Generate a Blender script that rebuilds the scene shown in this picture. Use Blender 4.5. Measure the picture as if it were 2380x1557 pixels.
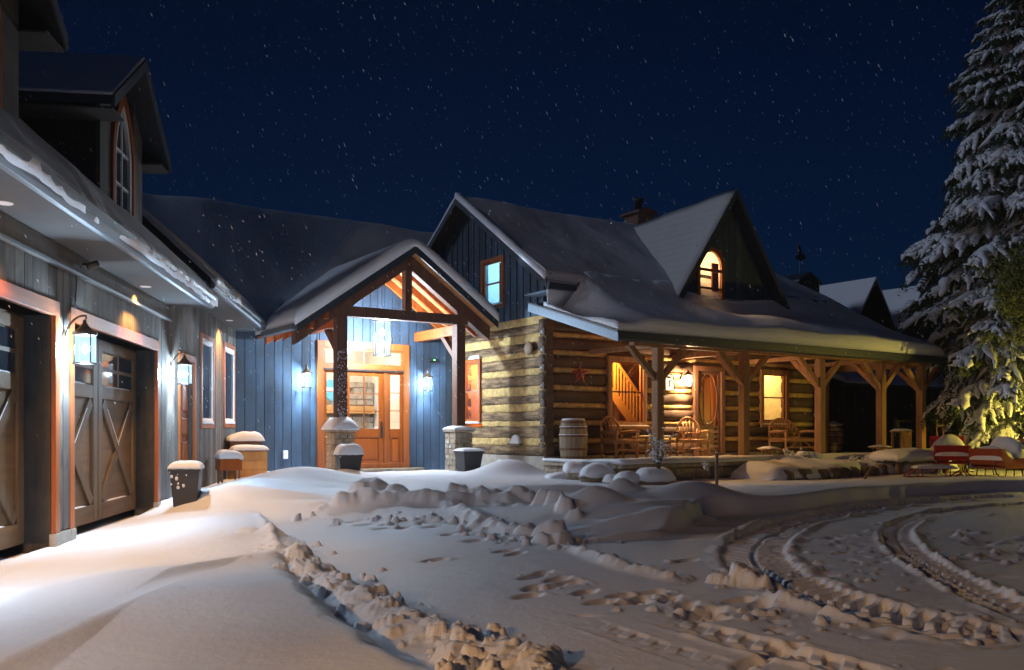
import bpy, bmesh, math, random
import numpy as np
from mathutils import Vector, Matrix

sc = bpy.context.scene
for o in list(bpy.data.objects):
    bpy.data.objects.remove(o)
COL = sc.collection
rad = math.radians

# ------------------------------------------------------------------ camera
CAMZ = 1.2
cam_d = bpy.data.cameras.new('camera')
cam_d.sensor_width = 36.0
cam_d.lens = 31.68
cam_d.shift_y = 0.0932
cam_d.clip_end = 2000
cam = bpy.data.objects.new('camera', cam_d)
cam.location = (0, 0, CAMZ)
cam.rotation_euler = (rad(90), 0, 0)
COL.objects.link(cam)
sc.camera = cam

# ------------------------------------------------------------------ night sky
SUN_EL, SUN_AZ = 21.0, -82.0          # faint glow of the cloud cover, from the left
w = bpy.data.worlds.new('World')
sc.world = w
w.use_nodes = True
nt = w.node_tree
nt.nodes.clear()
sky = nt.nodes.new('ShaderNodeTexSky')
sky.sky_type = 'NISHITA'
sky.sun_disc = False
sky.sun_elevation = rad(8)
sky.sun_rotation = rad(180)
sky.dust_density = 0.3
sky.ozone_density = 4.0
mul = nt.nodes.new('ShaderNodeMix')
mul.data_type = 'RGBA'
mul.blend_type = 'MULTIPLY'
mul.inputs[0].default_value = 1.0
mul.inputs[7].default_value = (0.05, 0.42, 1.0, 1)
bg = nt.nodes.new('ShaderNodeBackground')
bg.inputs[1].default_value = 0.0014
wo = nt.nodes.new('ShaderNodeOutputWorld')
nt.links.new(sky.outputs[0], mul.inputs[6])
nt.links.new(mul.outputs[2], bg.inputs[0])
nt.links.new(bg.outputs[0], wo.inputs[0])

# ------------------------------------------------------------------ faint warm glow
sun_d = bpy.data.lights.new('sun', 'SUN')
sun_d.energy = 0.13
sun_d.angle = rad(10)
sun_d.color = (0.66, 0.78, 1.0)
sun = bpy.data.objects.new('sun', sun_d)
el, az = rad(SUN_EL), rad(SUN_AZ)
sdir = Vector((math.sin(az) * math.cos(el), -math.cos(az) * math.cos(el), math.sin(el)))
sun.rotation_euler = sdir.to_track_quat('Z', 'Y').to_euler()
COL.objects.link(sun)

vs = sc.view_settings
vs.view_transform = 'Standard'
vs.look = 'None'
vs.gamma = 1.0
vs.use_curve_mapping = False
vs.exposure = 2.05
sc.cycles.use_denoising = True
sc.cycles.max_bounces = 6
sc.cycles.sample_clamp_indirect = 4.0
sc.cycles.caustics_reflective = False
sc.cycles.caustics_refractive = False

LED = (0.66, 0.83, 1.0)               # colour of the outdoor lanterns
WARM = (1.0, 0.55, 0.20)              # colour of the rooms

# ------------------------------------------------------------------ mesh helpers
class MB:
    def __init__(s):
        s.v, s.f = [], []

    def add(s, v, f):
        o = len(s.v)
        s.v += [tuple(p) for p in v]
        s.f += [tuple(i + o for i in q) for q in f]
        return s

    def box(s, x0, x1, y0, y1, z0, z1):
        return s.add([(x0, y0, z0), (x1, y0, z0), (x1, y1, z0), (x0, y1, z0), (x0, y0, z1), (x1, y0, z1), (x1, y1, z1), (x0, y1, z1)],
                     [(0, 3, 2, 1), (4, 5, 6, 7), (0, 1, 5, 4), (1, 2, 6, 5), (2, 3, 7, 6), (3, 0, 4, 7)])

    def prism(s, pts, a0, a1, axis):
        n = len(pts)
        def P(p, a):
            return {'x': (a, p[0], p[1]), 'y': (p[0], a, p[1]), 'z': (p[0], p[1], a)}[axis]
        v = [P(p, a0) for p in pts] + [P(p, a1) for p in pts]
        f = [tuple(range(n)), tuple(range(2 * n - 1, n - 1, -1))]
        f += [(i, (i + 1) % n, (i + 1) % n + n, i + n) for i in range(n)]
        return s.add(v, f)

    def hexa(s, a, b):
        """solid between two quads a, b (4 points each)"""
        return s.add(list(a) + list(b), [(0, 1, 2, 3), (7, 6, 5, 4)] + [(i, (i + 1) % 4, (i + 1) % 4 + 4, i + 4) for i in range(4)])

    def beam(s, p, q, w, h, up=(0, 0, 1)):
        p, q, up = Vector(p), Vector(q), Vector(up)
        d = (q - p).normalized()
        if abs(d.dot(up)) > 0.99:
            up = Vector((0, 1, 0))
        r = d.cross(up).normalized()
        u = r.cross(d).normalized()
        A = [p + r * a * w / 2 + u * b * h / 2 for a, b in ((-1, -1), (1, -1), (1, 1), (-1, 1))]
        B = [x + (q - p) for x in A]
        return s.hexa(A, B)

    def tube(s, pts, r, n=6, closed=False):
        pts = [Vector(p) for p in pts]
        m = len(pts)
        rr = r if isinstance(r, (list, tuple)) else [r] * m
        v, f = [], []
        ref = Vector((0.13, 0.31, 0.94))
        for i, p in enumerate(pts):
            if closed:
                d = pts[(i + 1) % m] - pts[i - 1]
            else:
                d = pts[min(i + 1, m - 1)] - pts[max(i - 1, 0)]
            d.normalize()
            a = d.cross(ref)
            if a.length < 0.1:
                a = d.cross(Vector((1, 0, 0)))
            a.normalize()
            b = d.cross(a)
            for k in range(n):
                t = 2 * math.pi * k / n
                v.append(p + (a * math.cos(t) + b * math.sin(t)) * rr[i])
        for i in range(m if closed else m - 1):
            j = (i + 1) % m
            for k in range(n):
                f.append((i * n + k, i * n + (k + 1) % n, j * n + (k + 1) % n, j * n + k))
        if not closed:
            f.append(tuple(range(n)))
            f.append(tuple(range(m * n - 1, (m - 1) * n - 1, -1)))
        return s.add(v, f)

    def lathe(s, prof, n=20, c=(0, 0, 0)):
        v, f = [], []
        for r, z in prof:
            for k in range(n):
                t = 2 * math.pi * k / n
                v.append((c[0] + r * math.cos(t), c[1] + r * math.sin(t), c[2] + z))
        m = len(prof)
        for i in range(m - 1):
            for k in range(n):
                f.append((i * n + k, i * n + (k + 1) % n, (i + 1) * n + (k + 1) % n, (i + 1) * n + k))
        f.append(tuple(range(n)))
        f.append(tuple(range(m * n - 1, (m - 1) * n - 1, -1)))
        return s.add(v, f)

    def slab(s, xs, ys, top, bot):
        """closed solid between two height functions over a grid"""
        nx, ny = len(xs), len(ys)
        v = [(x, y, top(x, y)) for y in ys for x in xs] + [(x, y, bot(x, y)) for y in ys for x in xs]
        N = nx * ny
        f = []
        for j in range(ny - 1):
            for i in range(nx - 1):
                a = j * nx + i
                f.append((a, a + 1, a + nx + 1, a + nx))
                f.append((N + a, N + a + nx, N + a + nx + 1, N + a + 1))
        for i in range(nx - 1):
            f.append((i, N + i, N + i + 1, i + 1))
            a = (ny - 1) * nx + i
            f.append((a, a + 1, N + a + 1, N + a))
        for j in range(ny - 1):
            a = j * nx
            f.append((a, a + nx, N + a + nx, N + a))
            a = j * nx + nx - 1
            f.append((a, N + a, N + a + nx, a + nx))
        return s.add(v, f)

    def xf(s, M):
        s.v = [tuple(M @ Vector(p)) for p in s.v]
        return s

    def jitter(s, a, rng):
        s.v = [(x + rng.uniform(-a, a), y + rng.uniform(-a, a), z + rng.uniform(-a, a)) for x, y, z in s.v]
        return s

    def mesh(s, name, smooth=False):
        me = bpy.data.meshes.new(name)
        me.from_pydata(s.v, [], s.f)
        bm = bmesh.new()
        bm.from_mesh(me)
        bmesh.ops.recalc_face_normals(bm, faces=bm.faces)
        bm.to_mesh(me)
        bm.free()
        if smooth:
            for p in me.polygons:
                p.use_smooth = True
        return me


def obj(name, mb, m, parent=None, smooth=False, bevel=0.0, loc=None):
    me = mb.mesh(name, smooth) if isinstance(mb, MB) else mb
    if m is not None and not me.materials:
        me.materials.append(m)
    o = bpy.data.objects.new(name, me)
    COL.objects.link(o)
    if parent is not None:
        o.parent = parent
    if loc is not None:
        o.location = loc
    if bevel:
        b = o.modifiers.new('bevel', 'BEVEL')
        b.width = bevel
        b.segments = 2
        b.limit_method = 'ANGLE'
    return o


def tag(o, label, cat, group=None):
    o['label'] = label
    o['category'] = cat
    if group:
        o['group'] = group
    return o


def thing(name, label, cat, loc=(0, 0, 0), rz=0.0, group=None):
    o = bpy.data.objects.new(name, None)
    o.empty_display_size = 0.2
    COL.objects.link(o)
    o.location = loc
    o.rotation_euler = (0, 0, rz)
    return tag(o, label, cat, group)


def light(name, parent, loc, power, color, radius=0.05, kind='POINT', size=100, blend=0.6):
    d = bpy.data.lights.new(name, kind)
    d.energy = power
    d.color = color
    d.shadow_soft_size = radius
    if kind == 'SPOT':
        d.spot_size = rad(size)
        d.spot_blend = blend
    o = bpy.data.objects.new(name, d)
    COL.objects.link(o)
    o.parent = parent
    o.location = loc
    return o


# frames: house (log house, entry) and garage wing. x runs right along a wall, y into the building
HA = rad(34.0)
HO = Vector((0.75, 20.65, 0))
WA = rad(97.77)
WO = Vector((-4.97, 10.15, 0))


def HP(x, y, z=0.0):
    return Vector((HO.x + x * math.cos(HA) - y * math.sin(HA), HO.y + x * math.sin(HA) + y * math.cos(HA), z))


def WP(x, y, z=0.0):
    return Vector((WO.x + x * math.cos(WA) - y * math.sin(WA), WO.y + x * math.sin(WA) + y * math.cos(WA), z))


def G(px, py, z=0.05):
    """where a sight line meets the ground at height z"""
    Y = (CAMZ - z) * 2093.5 / (py - 1000.0)
    return ((px - 1189.5) / 2093.5 * Y, Y)


# ------------------------------------------------------------------ noise
_rs = np.random.RandomState(11)
_T = _rs.rand(256, 256)


def vnoise(x, y):
    xi = np.floor(x).astype(int)
    yi = np.floor(y).astype(int)
    fx, fy = x - xi, y - yi
    fx = fx * fx * (3 - 2 * fx)
    fy = fy * fy * (3 - 2 * fy)
    a = _T[xi & 255, yi & 255]
    b = _T[(xi + 1) & 255, yi & 255]
    c = _T[xi & 255, (yi + 1) & 255]
    d = _T[(xi + 1) & 255, (yi + 1) & 255]
    return (a * (1 - fx) + b * fx) * (1 - fy) + (c * (1 - fx) + d * fx) * fy


def fbm(x, y, oct=4, seed=0.0):
    s, a, t = 0.0, 0.5, 0.0
    x = np.asarray(x, float) + seed * 17.3
    y = np.asarray(y, float) + seed * 9.7
    for i in range(oct):
        s = s + a * vnoise(x, y)
        t += a
        a *= 0.5
        x, y = x * 2.03 + 5.1, y * 2.03 + 1.7
    return s / t - 0.5


def sstep(a, b, x):
    t = np.clip((x - a) / (b - a), 0, 1)
    return t * t * (3 - 2 * t)


# ------------------------------------------------------------------ materials
def _nodes(name):
    m = bpy.data.materials.new(name)
    m.use_nodes = True
    t = m.node_tree
    return m, t, t.nodes['Principled BSDF'], t.nodes, t.links


def coords(t, randomize=True, scale=(1, 1, 1)):
    n, l = t.nodes, t.links
    tc = n.new('ShaderNodeTexCoord')
    mp = n.new('ShaderNodeMapping')
    mp.inputs['Scale'].default_value = scale
    if randomize:
        oi = n.new('ShaderNodeObjectInfo')
        mm = n.new('ShaderNodeMath')
        mm.operation = 'MULTIPLY'
        mm.inputs[1].default_value = 57.0
        va = n.new('ShaderNodeVectorMath')
        va.operation = 'ADD'
        l.new(oi.outputs['Random'], mm.inputs[0])
        l.new(tc.outputs['Object'], va.inputs[0])
        l.new(mm.outputs[0], va.inputs[1])
        l.new(va.outputs[0], mp.inputs[0])
    else:
        l.new(tc.outputs['Object'], mp.inputs[0])
    return mp.outputs[0]


def noise(t, vec, scale, detail=5, rough=0.6):
    n = t.nodes.new('ShaderNodeTexNoise')
    n.inputs['Scale'].default_value = scale
    n.inputs['Detail'].default_value = detail
    n.inputs['Roughness'].default_value = rough
    t.links.new(vec, n.inputs['Vector'])
    return n.outputs['Fac']


def ramp(t, fac, stops):
    r = t.nodes.new('ShaderNodeValToRGB')
    e = r.color_ramp.elements
    while len(e) < len(stops):
        e.new(0.5)
    for i, (p, c) in enumerate(stops):
        e[i].position = p
        e[i].color = (*c, 1)
    t.links.new(fac, r.inputs[0])
    return r.outputs[0]


def mix(t, a, b, fac, mode='MIX'):
    m = t.nodes.new('ShaderNodeMix')
    m.data_type = 'RGBA'
    m.blend_type = mode
    if isinstance(fac, float):
        m.inputs[0].default_value = fac
    else:
        t.links.new(fac, m.inputs[0])
    for k, x in ((6, a), (7, b)):
        if isinstance(x, tuple):
            m.inputs[k].default_value = (*x, 1)
        else:
            t.links.new(x, m.inputs[k])
    return m.outputs[2]


def bump(t, h, strength, dist=0.02, normal=None):
    b = t.nodes.new('ShaderNodeBump')
    b.inputs['Strength'].default_value = strength
    b.inputs['Distance'].default_value = dist
    t.links.new(h, b.inputs['Height'])
    if normal is not None:
        t.links.new(normal, b.inputs['Normal'])
    return b.outputs['Normal']


def wood(name, c1, c2, axis, scale=9.0, stretch=14.0, rough=0.75, bmp=0.4, vary=0.35, weather=None):
    m, t, p, n, l = _nodes(name)
    s = [scale] * 3
    s['xyz'.index(axis)] = scale / stretch
    v = coords(t, True, tuple(s))
    g = noise(t, v, 1.0, 7, 0.65)
    c = ramp(t, g, [(0.28, c1), (0.5, tuple((a + b) / 2 for a, b in zip(c1, c2))), (0.72, c2)])
    v2 = coords(t, True, (1, 1, 1))
    big = noise(t, v2, 2.2, 4)
    if weather:
        f = ramp(t, big, [(0.45, (0, 0, 0)), (0.68, (1, 1, 1))])
        c = mix(t, c, weather, f)
    oi = n.new('ShaderNodeObjectInfo')
    k = ramp(t, oi.outputs['Random'], [(0.0, (1 - vary,) * 3), (1.0, (1 + vary * 0.4,) * 3)])
    c = mix(t, c, k, 1.0, 'MULTIPLY')
    l.new(c, p.inputs['Base Color'])
    p.inputs['Roughness'].default_value = rough
    l.new(bump(t, g, bmp, 0.01), p.inputs['Normal'])
    return m


def plain(name, col, rough=0.6, metal=0.0, vary=0.15, scale=14.0, bmp=0.0, spec=0.5):
    m, t, p, n, l = _nodes(name)
    v = coords(t, True)
    g = noise(t, v, scale, 5)
    c = ramp(t, g, [(0.3, tuple(x * (1 - vary) for x in col)), (0.7, tuple(min(1, x * (1 + vary)) for x in col))])
    l.new(c, p.inputs['Base Color'])
    p.inputs['Roughness'].default_value = rough
    p.inputs['Metallic'].default_value = metal
    p.inputs['Specular IOR Level'].default_value = spec
    if bmp:
        l.new(bump(t, g, bmp, 0.02), p.inputs['Normal'])
    return m


def snow_mat(name, bmp=0.35, scale=22.0, courses=False, col=(0.78, 0.81, 0.88)):
    m, t, p, n, l = _nodes(name)
    v = coords(t, False)
    f1 = noise(t, v, scale, 6, 0.7)
    f2 = noise(t, v, scale * 6, 3, 0.6)
    c = ramp(t, f1, [(0.2, tuple(x * 0.93 for x in col)), (0.8, col)])
    l.new(c, p.inputs['Base Color'])
    p.inputs['Roughness'].default_value = 0.65
    p.inputs['Specular IOR Level'].default_value = 0.25
    nb = bump(t, f2, bmp, 0.008)
    nb = bump(t, f1, bmp, 0.03, nb)
    if courses:
        wv = n.new('ShaderNodeTexWave')
        wv.bands_direction = 'Z'
        wv.inputs['Scale'].default_value = 1.6
        wv.inputs['Distortion'].default_value = 1.5
        wv.inputs['Detail'].default_value = 2
        l.new(v, wv.inputs['Vector'])
        nb = bump(t, wv.outputs['Fac'], 0.22, 0.02, nb)
    l.new(nb, p.inputs['Normal'])
    return m


def emit(name, col, strength, mixin=0.0):
    m = bpy.data.materials.new(name)
    m.use_nodes = True
    t = m.node_tree
    t.nodes.clear()
    e = t.nodes.new('ShaderNodeEmission')
    e.inputs[0].default_value = (*col, 1)
    e.inputs[1].default_value = strength
    o = t.nodes.new('ShaderNodeOutputMaterial')
    if mixin:
        tr = t.nodes.new('ShaderNodeBsdfTransparent')
        mx = t.nodes.new('ShaderNodeMixShader')
        mx.inputs[0].default_value = 1 - mixin
        t.links.new(tr.outputs[0], mx.inputs[1])
        t.links.new(e.outputs[0], mx.inputs[2])
        t.links.new(mx.outputs[0], o.inputs[0])
    else:
        t.links.new(e.outputs[0], o.inputs[0])
    return m


def glass_mat(name, tint=(0.92, 0.95, 1.0), refl=0.12, rough=0.02):
    m = bpy.data.materials.new(name)
    m.use_nodes = True
    t = m.node_tree
    t.nodes.clear()
    tr = t.nodes.new('ShaderNodeBsdfTransparent')
    tr.inputs[0].default_value = (*tint, 1)
    gl = t.nodes.new('ShaderNodeBsdfGlossy')
    gl.inputs['Roughness'].default_value = rough
    mx = t.nodes.new('ShaderNodeMixShader')
    mx.inputs[0].default_value = refl
    o = t.nodes.new('ShaderNodeOutputMaterial')
    t.links.new(tr.outputs[0], mx.inputs[1])
    t.links.new(gl.outputs[0], mx.inputs[2])
    t.links.new(mx.outputs[0], o.inputs[0])
    return m


def soffit_mat(name, col, axis):
    m, t, p, n, l = _nodes(name)
    v = coords(t, False)
    wv = n.new('ShaderNodeTexWave')
    wv.bands_direction = axis
    wv.wave_profile = 'SAW'
    wv.inputs['Scale'].default_value = 3.2
    l.new(v, wv.inputs['Vector'])
    g = noise(t, v, 5.0, 3)
    c = ramp(t, g, [(0.3, tuple(x * 0.85 for x in col)), (0.7, col)])
    l.new(c, p.inputs['Base Color'])
    p.inputs['Roughness'].default_value = 0.85
    l.new(bump(t, wv.outputs['Fac'], 0.6, 0.01), p.inputs['Normal'])
    return m


M = {}
M['snow'] = snow_mat('snow')
M['snow_ground'] = snow_mat('snow_ground', 0.28, 20.0)
M['snow_roof'] = snow_mat('snow_roof', 0.5, 4.0)
M['snow_shingle'] = snow_mat('snow_over_shingles', 0.5, 6.0, True, (0.55, 0.55, 0.56))
M['board_grey'] = wood('weathered_board', (0.045, 0.040, 0.040), (0.15, 0.128, 0.112), 'z', 12, 16, 0.8, 0.5, 0.5, (0.17, 0.14, 0.105))
M['board_blue'] = wood('blue_grey_board', (0.022, 0.048, 0.088), (0.050, 0.090, 0.145), 'z', 10, 12, 0.7, 0.5, 0.45, (0.030, 0.045, 0.065))
M['cedar'] = wood('cedar_trim', (0.22, 0.046, 0.005), (0.44, 0.115, 0.014), 'z', 10, 14, 0.5, 0.25, 0.2)
M['cedar_h'] = wood('cedar_trim_level', (0.22, 0.046, 0.005), (0.44, 0.115, 0.014), 'x', 10, 14, 0.5, 0.25, 0.2)
M['door_wood'] = wood('stained_door', (0.20, 0.040, 0.003), (0.40, 0.095, 0.009), 'z', 7, 12, 0.35, 0.15, 0.12)
M['timber'] = wood('dark_timber', (0.075, 0.032, 0.018), (0.17, 0.075, 0.04), 'z', 8, 12, 0.65, 0.3, 0.2)
M['ceiling_wood'] = wood('porch_ceiling', (0.42, 0.17, 0.055), (0.62, 0.28, 0.10), 'y', 8, 12, 0.6, 0.25, 0.2)
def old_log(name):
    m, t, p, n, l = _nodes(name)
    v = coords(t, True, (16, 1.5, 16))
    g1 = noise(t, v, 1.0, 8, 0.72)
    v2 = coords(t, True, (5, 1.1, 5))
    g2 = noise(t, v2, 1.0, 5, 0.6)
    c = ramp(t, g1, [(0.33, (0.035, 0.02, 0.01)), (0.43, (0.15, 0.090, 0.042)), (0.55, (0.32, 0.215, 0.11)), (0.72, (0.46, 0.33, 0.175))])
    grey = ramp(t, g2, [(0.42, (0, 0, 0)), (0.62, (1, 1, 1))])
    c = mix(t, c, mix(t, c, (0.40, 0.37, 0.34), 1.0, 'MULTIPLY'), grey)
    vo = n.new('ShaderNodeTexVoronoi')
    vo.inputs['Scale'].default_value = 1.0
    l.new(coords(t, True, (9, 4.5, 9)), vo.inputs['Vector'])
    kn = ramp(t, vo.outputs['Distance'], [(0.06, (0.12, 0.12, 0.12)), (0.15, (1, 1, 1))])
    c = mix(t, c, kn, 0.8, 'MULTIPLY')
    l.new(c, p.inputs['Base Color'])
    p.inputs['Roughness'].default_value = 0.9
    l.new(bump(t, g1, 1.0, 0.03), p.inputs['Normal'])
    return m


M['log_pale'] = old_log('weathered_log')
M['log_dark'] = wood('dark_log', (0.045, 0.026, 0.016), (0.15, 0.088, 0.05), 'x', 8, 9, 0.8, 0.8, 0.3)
M['chink'] = plain('chinking', (0.46, 0.32, 0.12), 0.9, 0, 0.38, 7, 0.7)
M['porch_wood'] = wood('porch_post', (0.20, 0.095, 0.04), (0.40, 0.215, 0.10), 'z', 9, 12, 0.75, 0.4, 0.2)
M['twig'] = wood('bent_twig', (0.26, 0.12, 0.045), (0.46, 0.25, 0.11), 'z', 14, 6, 0.6, 0.3, 0.2)
M['barrel'] = wood('barrel_stave', (0.22, 0.16, 0.10), (0.42, 0.33, 0.22), 'z', 14, 12, 0.75, 0.4, 0.3)
M['hoop'] = plain('barrel_hoop', (0.16, 0.07, 0.035), 0.6, 0.4, 0.4)
M['garage'] = wood('garage_door_wood', (0.085, 0.046, 0.017), (0.175, 0.10, 0.04), 'x', 9, 12, 0.7, 0.4, 0.15)
M['garage_trim'] = wood('garage_door_trim', (0.075, 0.045, 0.021), (0.155, 0.098, 0.048), 'z', 9, 12, 0.7, 0.4, 0.15)
M['white'] = plain('white_frame', (0.78, 0.80, 0.82), 0.4, 0, 0.04)
M['metal'] = plain('gutter_metal', (0.11, 0.135, 0.16), 0.5, 0.3, 0.08)
M['metal_blue'] = plain('blue_fascia', (0.20, 0.29, 0.38), 0.4, 0.2, 0.1)
M['metal_dark'] = plain('dark_fascia', (0.035, 0.045, 0.06), 0.45, 0.1, 0.2)
M['soffit'] = soffit_mat('vented_soffit', (0.075, 0.072, 0.070), 'X')
M['iron'] = plain('lantern_iron', (0.055, 0.05, 0.048), 0.45, 0.6, 0.2)
M['bronze'] = plain('aged_bronze', (0.22, 0.17, 0.12), 0.4, 0.7, 0.2)
M['shingle'] = plain('dark_shingle', (0.035, 0.028, 0.026), 0.9, 0, 0.4, 30, 0.6)
M['glass'] = glass_mat('window_glass')
M['glass_dark'] = plain('dark_window', (0.02, 0.03, 0.045), 0.06, 0, 0.1)
M['plaster'] = plain('room_plaster', (0.75, 0.70, 0.60), 0.85, 0, 0.05)
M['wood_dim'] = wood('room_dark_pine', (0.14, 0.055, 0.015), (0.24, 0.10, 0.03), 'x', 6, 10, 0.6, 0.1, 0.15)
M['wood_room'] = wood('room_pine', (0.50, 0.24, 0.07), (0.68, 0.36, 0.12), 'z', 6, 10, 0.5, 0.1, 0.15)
M['stone'] = plain('pier_stone', (0.36, 0.30, 0.22), 0.9, 0, 0.35, 9, 0.7)
M['stone_dark'] = plain('garden_stone', (0.20, 0.15, 0.10), 0.9, 0, 0.4, 7, 0.8)
M['concrete'] = plain('concrete', (0.34, 0.31, 0.26), 0.9, 0, 0.18, 6, 0.4)
M['planter'] = plain('charcoal_planter', (0.035, 0.033, 0.037), 0.55, 0, 0.15)
M['black'] = plain('black_plastic', (0.012, 0.012, 0.013), 0.5)
M['red_paint'] = plain('red_paint', (0.42, 0.015, 0.02), 0.4, 0, 0.15)
M['rust_paint'] = plain('rust_red_paint', (0.33, 0.06, 0.02), 0.5, 0, 0.2)
M['star_red'] = plain('barn_red_tin', (0.30, 0.05, 0.03), 0.55, 0.2, 0.25)
M['brick'] = plain('chimney_brick', (0.16, 0.09, 0.065), 0.9, 0, 0.3, 8, 0.5)
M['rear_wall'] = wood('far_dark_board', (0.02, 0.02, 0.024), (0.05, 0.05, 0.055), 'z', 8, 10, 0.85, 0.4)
M['needle'] = plain('spruce_needle', (0.030, 0.050, 0.022), 0.8, 0, 0.5, 3)
M['leaf'] = plain('cedar_leaf', (0.13, 0.15, 0.03), 0.7, 0, 0.5, 5)
M['bark'] = wood('spruce_bark', (0.10, 0.06, 0.035), (0.24, 0.15, 0.09), 'z', 12, 5, 0.9, 0.9)
M['dry_stem'] = plain('dry_stem', (0.16, 0.12, 0.08), 0.85, 0, 0.3)
M['stake'] = wood('stake_wood', (0.14, 0.085, 0.05), (0.28, 0.18, 0.11), 'z', 12, 10)
M['lantern_glow'] = emit('lantern_glow', (0.50, 0.75, 1.0), 0.42, 0.50)
M['bulb'] = emit('bulb', (0.85, 0.93, 1.0), 10.0)
M['downlight'] = emit('downlight_lens', (0.95, 0.95, 1.0), 25.0)
M['warm_bulb'] = emit('warm_bulb', (1.0, 0.75, 0.35), 20.0)
M['curtain'] = plain('curtain', (0.16, 0.05, 0.045), 0.9, 0, 0.2)
M['blue_art'] = plain('blue_glaze', (0.12, 0.42, 0.60), 0.3, 0, 0.2)
M['green_led'] = emit('green_led', (0.1, 1.0, 0.2), 3.0)

# ================================================================== SNOW GROUND
def build_ground():
    na, ny = 920, 780
    a = np.linspace(-0.74, 0.74, na)
    yy = np.concatenate([np.geomspace(2.2, 26.0, ny - 60), np.linspace(26.3, 48.0, 60)])
    A, Y = np.meshgrid(a, yy)
    X = A * Y
    Z = np.zeros_like(X) + 0.04

    def seg(poly, rows, margin):
        """distance, arc length and side of a polyline for grid rows in reach"""
        P = np.array(poly, float)
        y0, y1 = P[:, 1].min() - margin, P[:, 1].max() + margin
        r0, r1 = np.searchsorted(yy, y0), np.searchsorted(yy, y1)
        xs, ys = X[r0:r1], Y[r0:r1]
        best = np.full(xs.shape, 1e9)
        sl = np.zeros(xs.shape)
        sd = np.zeros(xs.shape)
        acc = 0.0
        for i in range(len(P) - 1):
            d = P[i + 1] - P[i]
            L = math.hypot(*d)
            u = d / L
            t = np.clip((xs - P[i, 0]) * u[0] + (ys - P[i, 1]) * u[1], 0, L)
            dx, dy = xs - P[i, 0] - t * u[0], ys - P[i, 1] - t * u[1]
            q = dx * dx + dy * dy
            k = q < best
            best = np.where(k, q, best)
            sl = np.where(k, acc + t, sl)
            sd = np.where(k, np.sign(u[0] * dy - u[1] * dx), sd)
            acc += L
        return slice(r0, r1), np.sqrt(best), sl, sd, acc

    def smooth(poly, n=6):
        P = [Vector((p[0], p[1])) for p in poly]
        out = []
        for i in range(len(P) - 1):
            p0, p1, p2, p3 = P[max(i - 1, 0)], P[i], P[i + 1], P[min(i + 2, len(P) - 1)]
            for k in range(n):
                t = k / n
                q = 0.5 * ((2 * p1) + (p2 - p0) * t + (2 * p0 - 5 * p1 + 4 * p2 - p3) * t * t + (3 * p1 - p0 - 3 * p2 + p3) * t ** 3)
                out.append((q.x, q.y))
        out.append((P[-1].x, P[-1].y))
        return out

    def mound(x, y, rx, ry, h, ang=0.0, p=1.0):
        nonlocal Z
        R_ = max(rx, ry) * 3
        r0, r1 = np.searchsorted(yy, y - R_), np.searchsorted(yy, y + R_)
        dx, dy = X[r0:r1] - x, Y[r0:r1] - y
        c, s = math.cos(ang), math.sin(ang)
        q = ((dx * c + dy * s) / rx) ** 2 + ((-dx * s + dy * c) / ry) ** 2
        Z[r0:r1] += h * np.exp(-q ** p)

    def clod(x, y, r, h, rng, flat=False):
        """one lump of broken snow, merged by maximum"""
        r0, r1 = np.searchsorted(yy, y - r * 1.3), np.searchsorted(yy, y + r * 1.3)
        c0 = np.searchsorted(a, (x - r * 1.4) / y - 0.01)
        c1 = np.searchsorted(a, (x + r * 1.4) / y + 0.01)
        if r1 <= r0 or c1 <= c0:
            return
        xs, ys = X[r0:r1, c0:c1], Y[r0:r1, c0:c1]
        th, e = rng.uniform(0, 3.14), rng.uniform(0.65, 1.0)
        dx, dy = xs - x, ys - y
        u = (dx * math.cos(th) + dy * math.sin(th)) / r
        v = (-dx * math.sin(th) + dy * math.cos(th)) / (r * e)
        sd_ = rng.uniform(0, 40)
        nz = fbm(xs / r * 1.3, ys / r * 1.3, 3, sd_)
        m_ = np.maximum(np.abs(u), np.abs(v)) * .5 + np.sqrt(u * u + v * v) * .5
        t = sstep(0, 1, 2.1 * (1 - m_ - .75 * nz))
        top = h * t ** .7 * (1 + .6 * fbm(xs / r * 2.2, ys / r * 2.2, 3, sd_ + 3) + rng.uniform(-.22, .22) * u + rng.uniform(-.22, .22) * v)
        base = Z[r0:r1, c0:c1]
        k = sstep(0, .25, t)
        fl = float(np.percentile(base, 20))
        Z[r0:r1, c0:c1] = base * (1 - k) + np.maximum(base, fl * .85 + top) * k

    rng = random.Random(5)
    # ---- slow swell and wind ripples everywhere
    Z += 0.05 * fbm(X * 0.35, Y * 0.35, 3, 1) + 0.018 * fbm(X * 1.3, Y * 1.6, 3, 2)
    # rise towards the entry
    ent = HP(-2.5, 2.5)
    dE = np.hypot(X - ent.x, Y - ent.y)
    Z += 0.09 * (1 - sstep(2.5, 6.0, dE))

    # ---- undisturbed snow left of the cleared drive
    o = (X - WO.x) * math.sin(WA) - (Y - WO.y) * math.cos(WA)          # distance out from the garage wall
    s = (X - WO.x) * math.cos(WA) + (Y - WO.y) * math.sin(WA)
    edge = smooth([G(*p, z=.12) for p in ((470, 1105), (540, 1150), (590, 1182), (635, 1232), (652, 1290), (690, 1365), (775, 1438), (880, 1500), (1020, 1560), (1300, 1720), (1700, 2100))])
    sl_, dist, arc, side, L = seg(edge, None, 30)
    left = np.zeros_like(X)
    left[sl_] = sstep(-0.16, 0.14, -side * dist + 0.10 * fbm(X[sl_] * 5, Y[sl_] * 5, 3, 4))
    left = np.where(o < 3.0, np.maximum(left, 0), left)
    prof = 0.02 + 0.13 * sstep(0.15, 2.3, o + 0.5 * fbm(s * 0.5, o * 0.4, 3, 7)) + 0.03 * sstep(2.0, 3.2, o)
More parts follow.
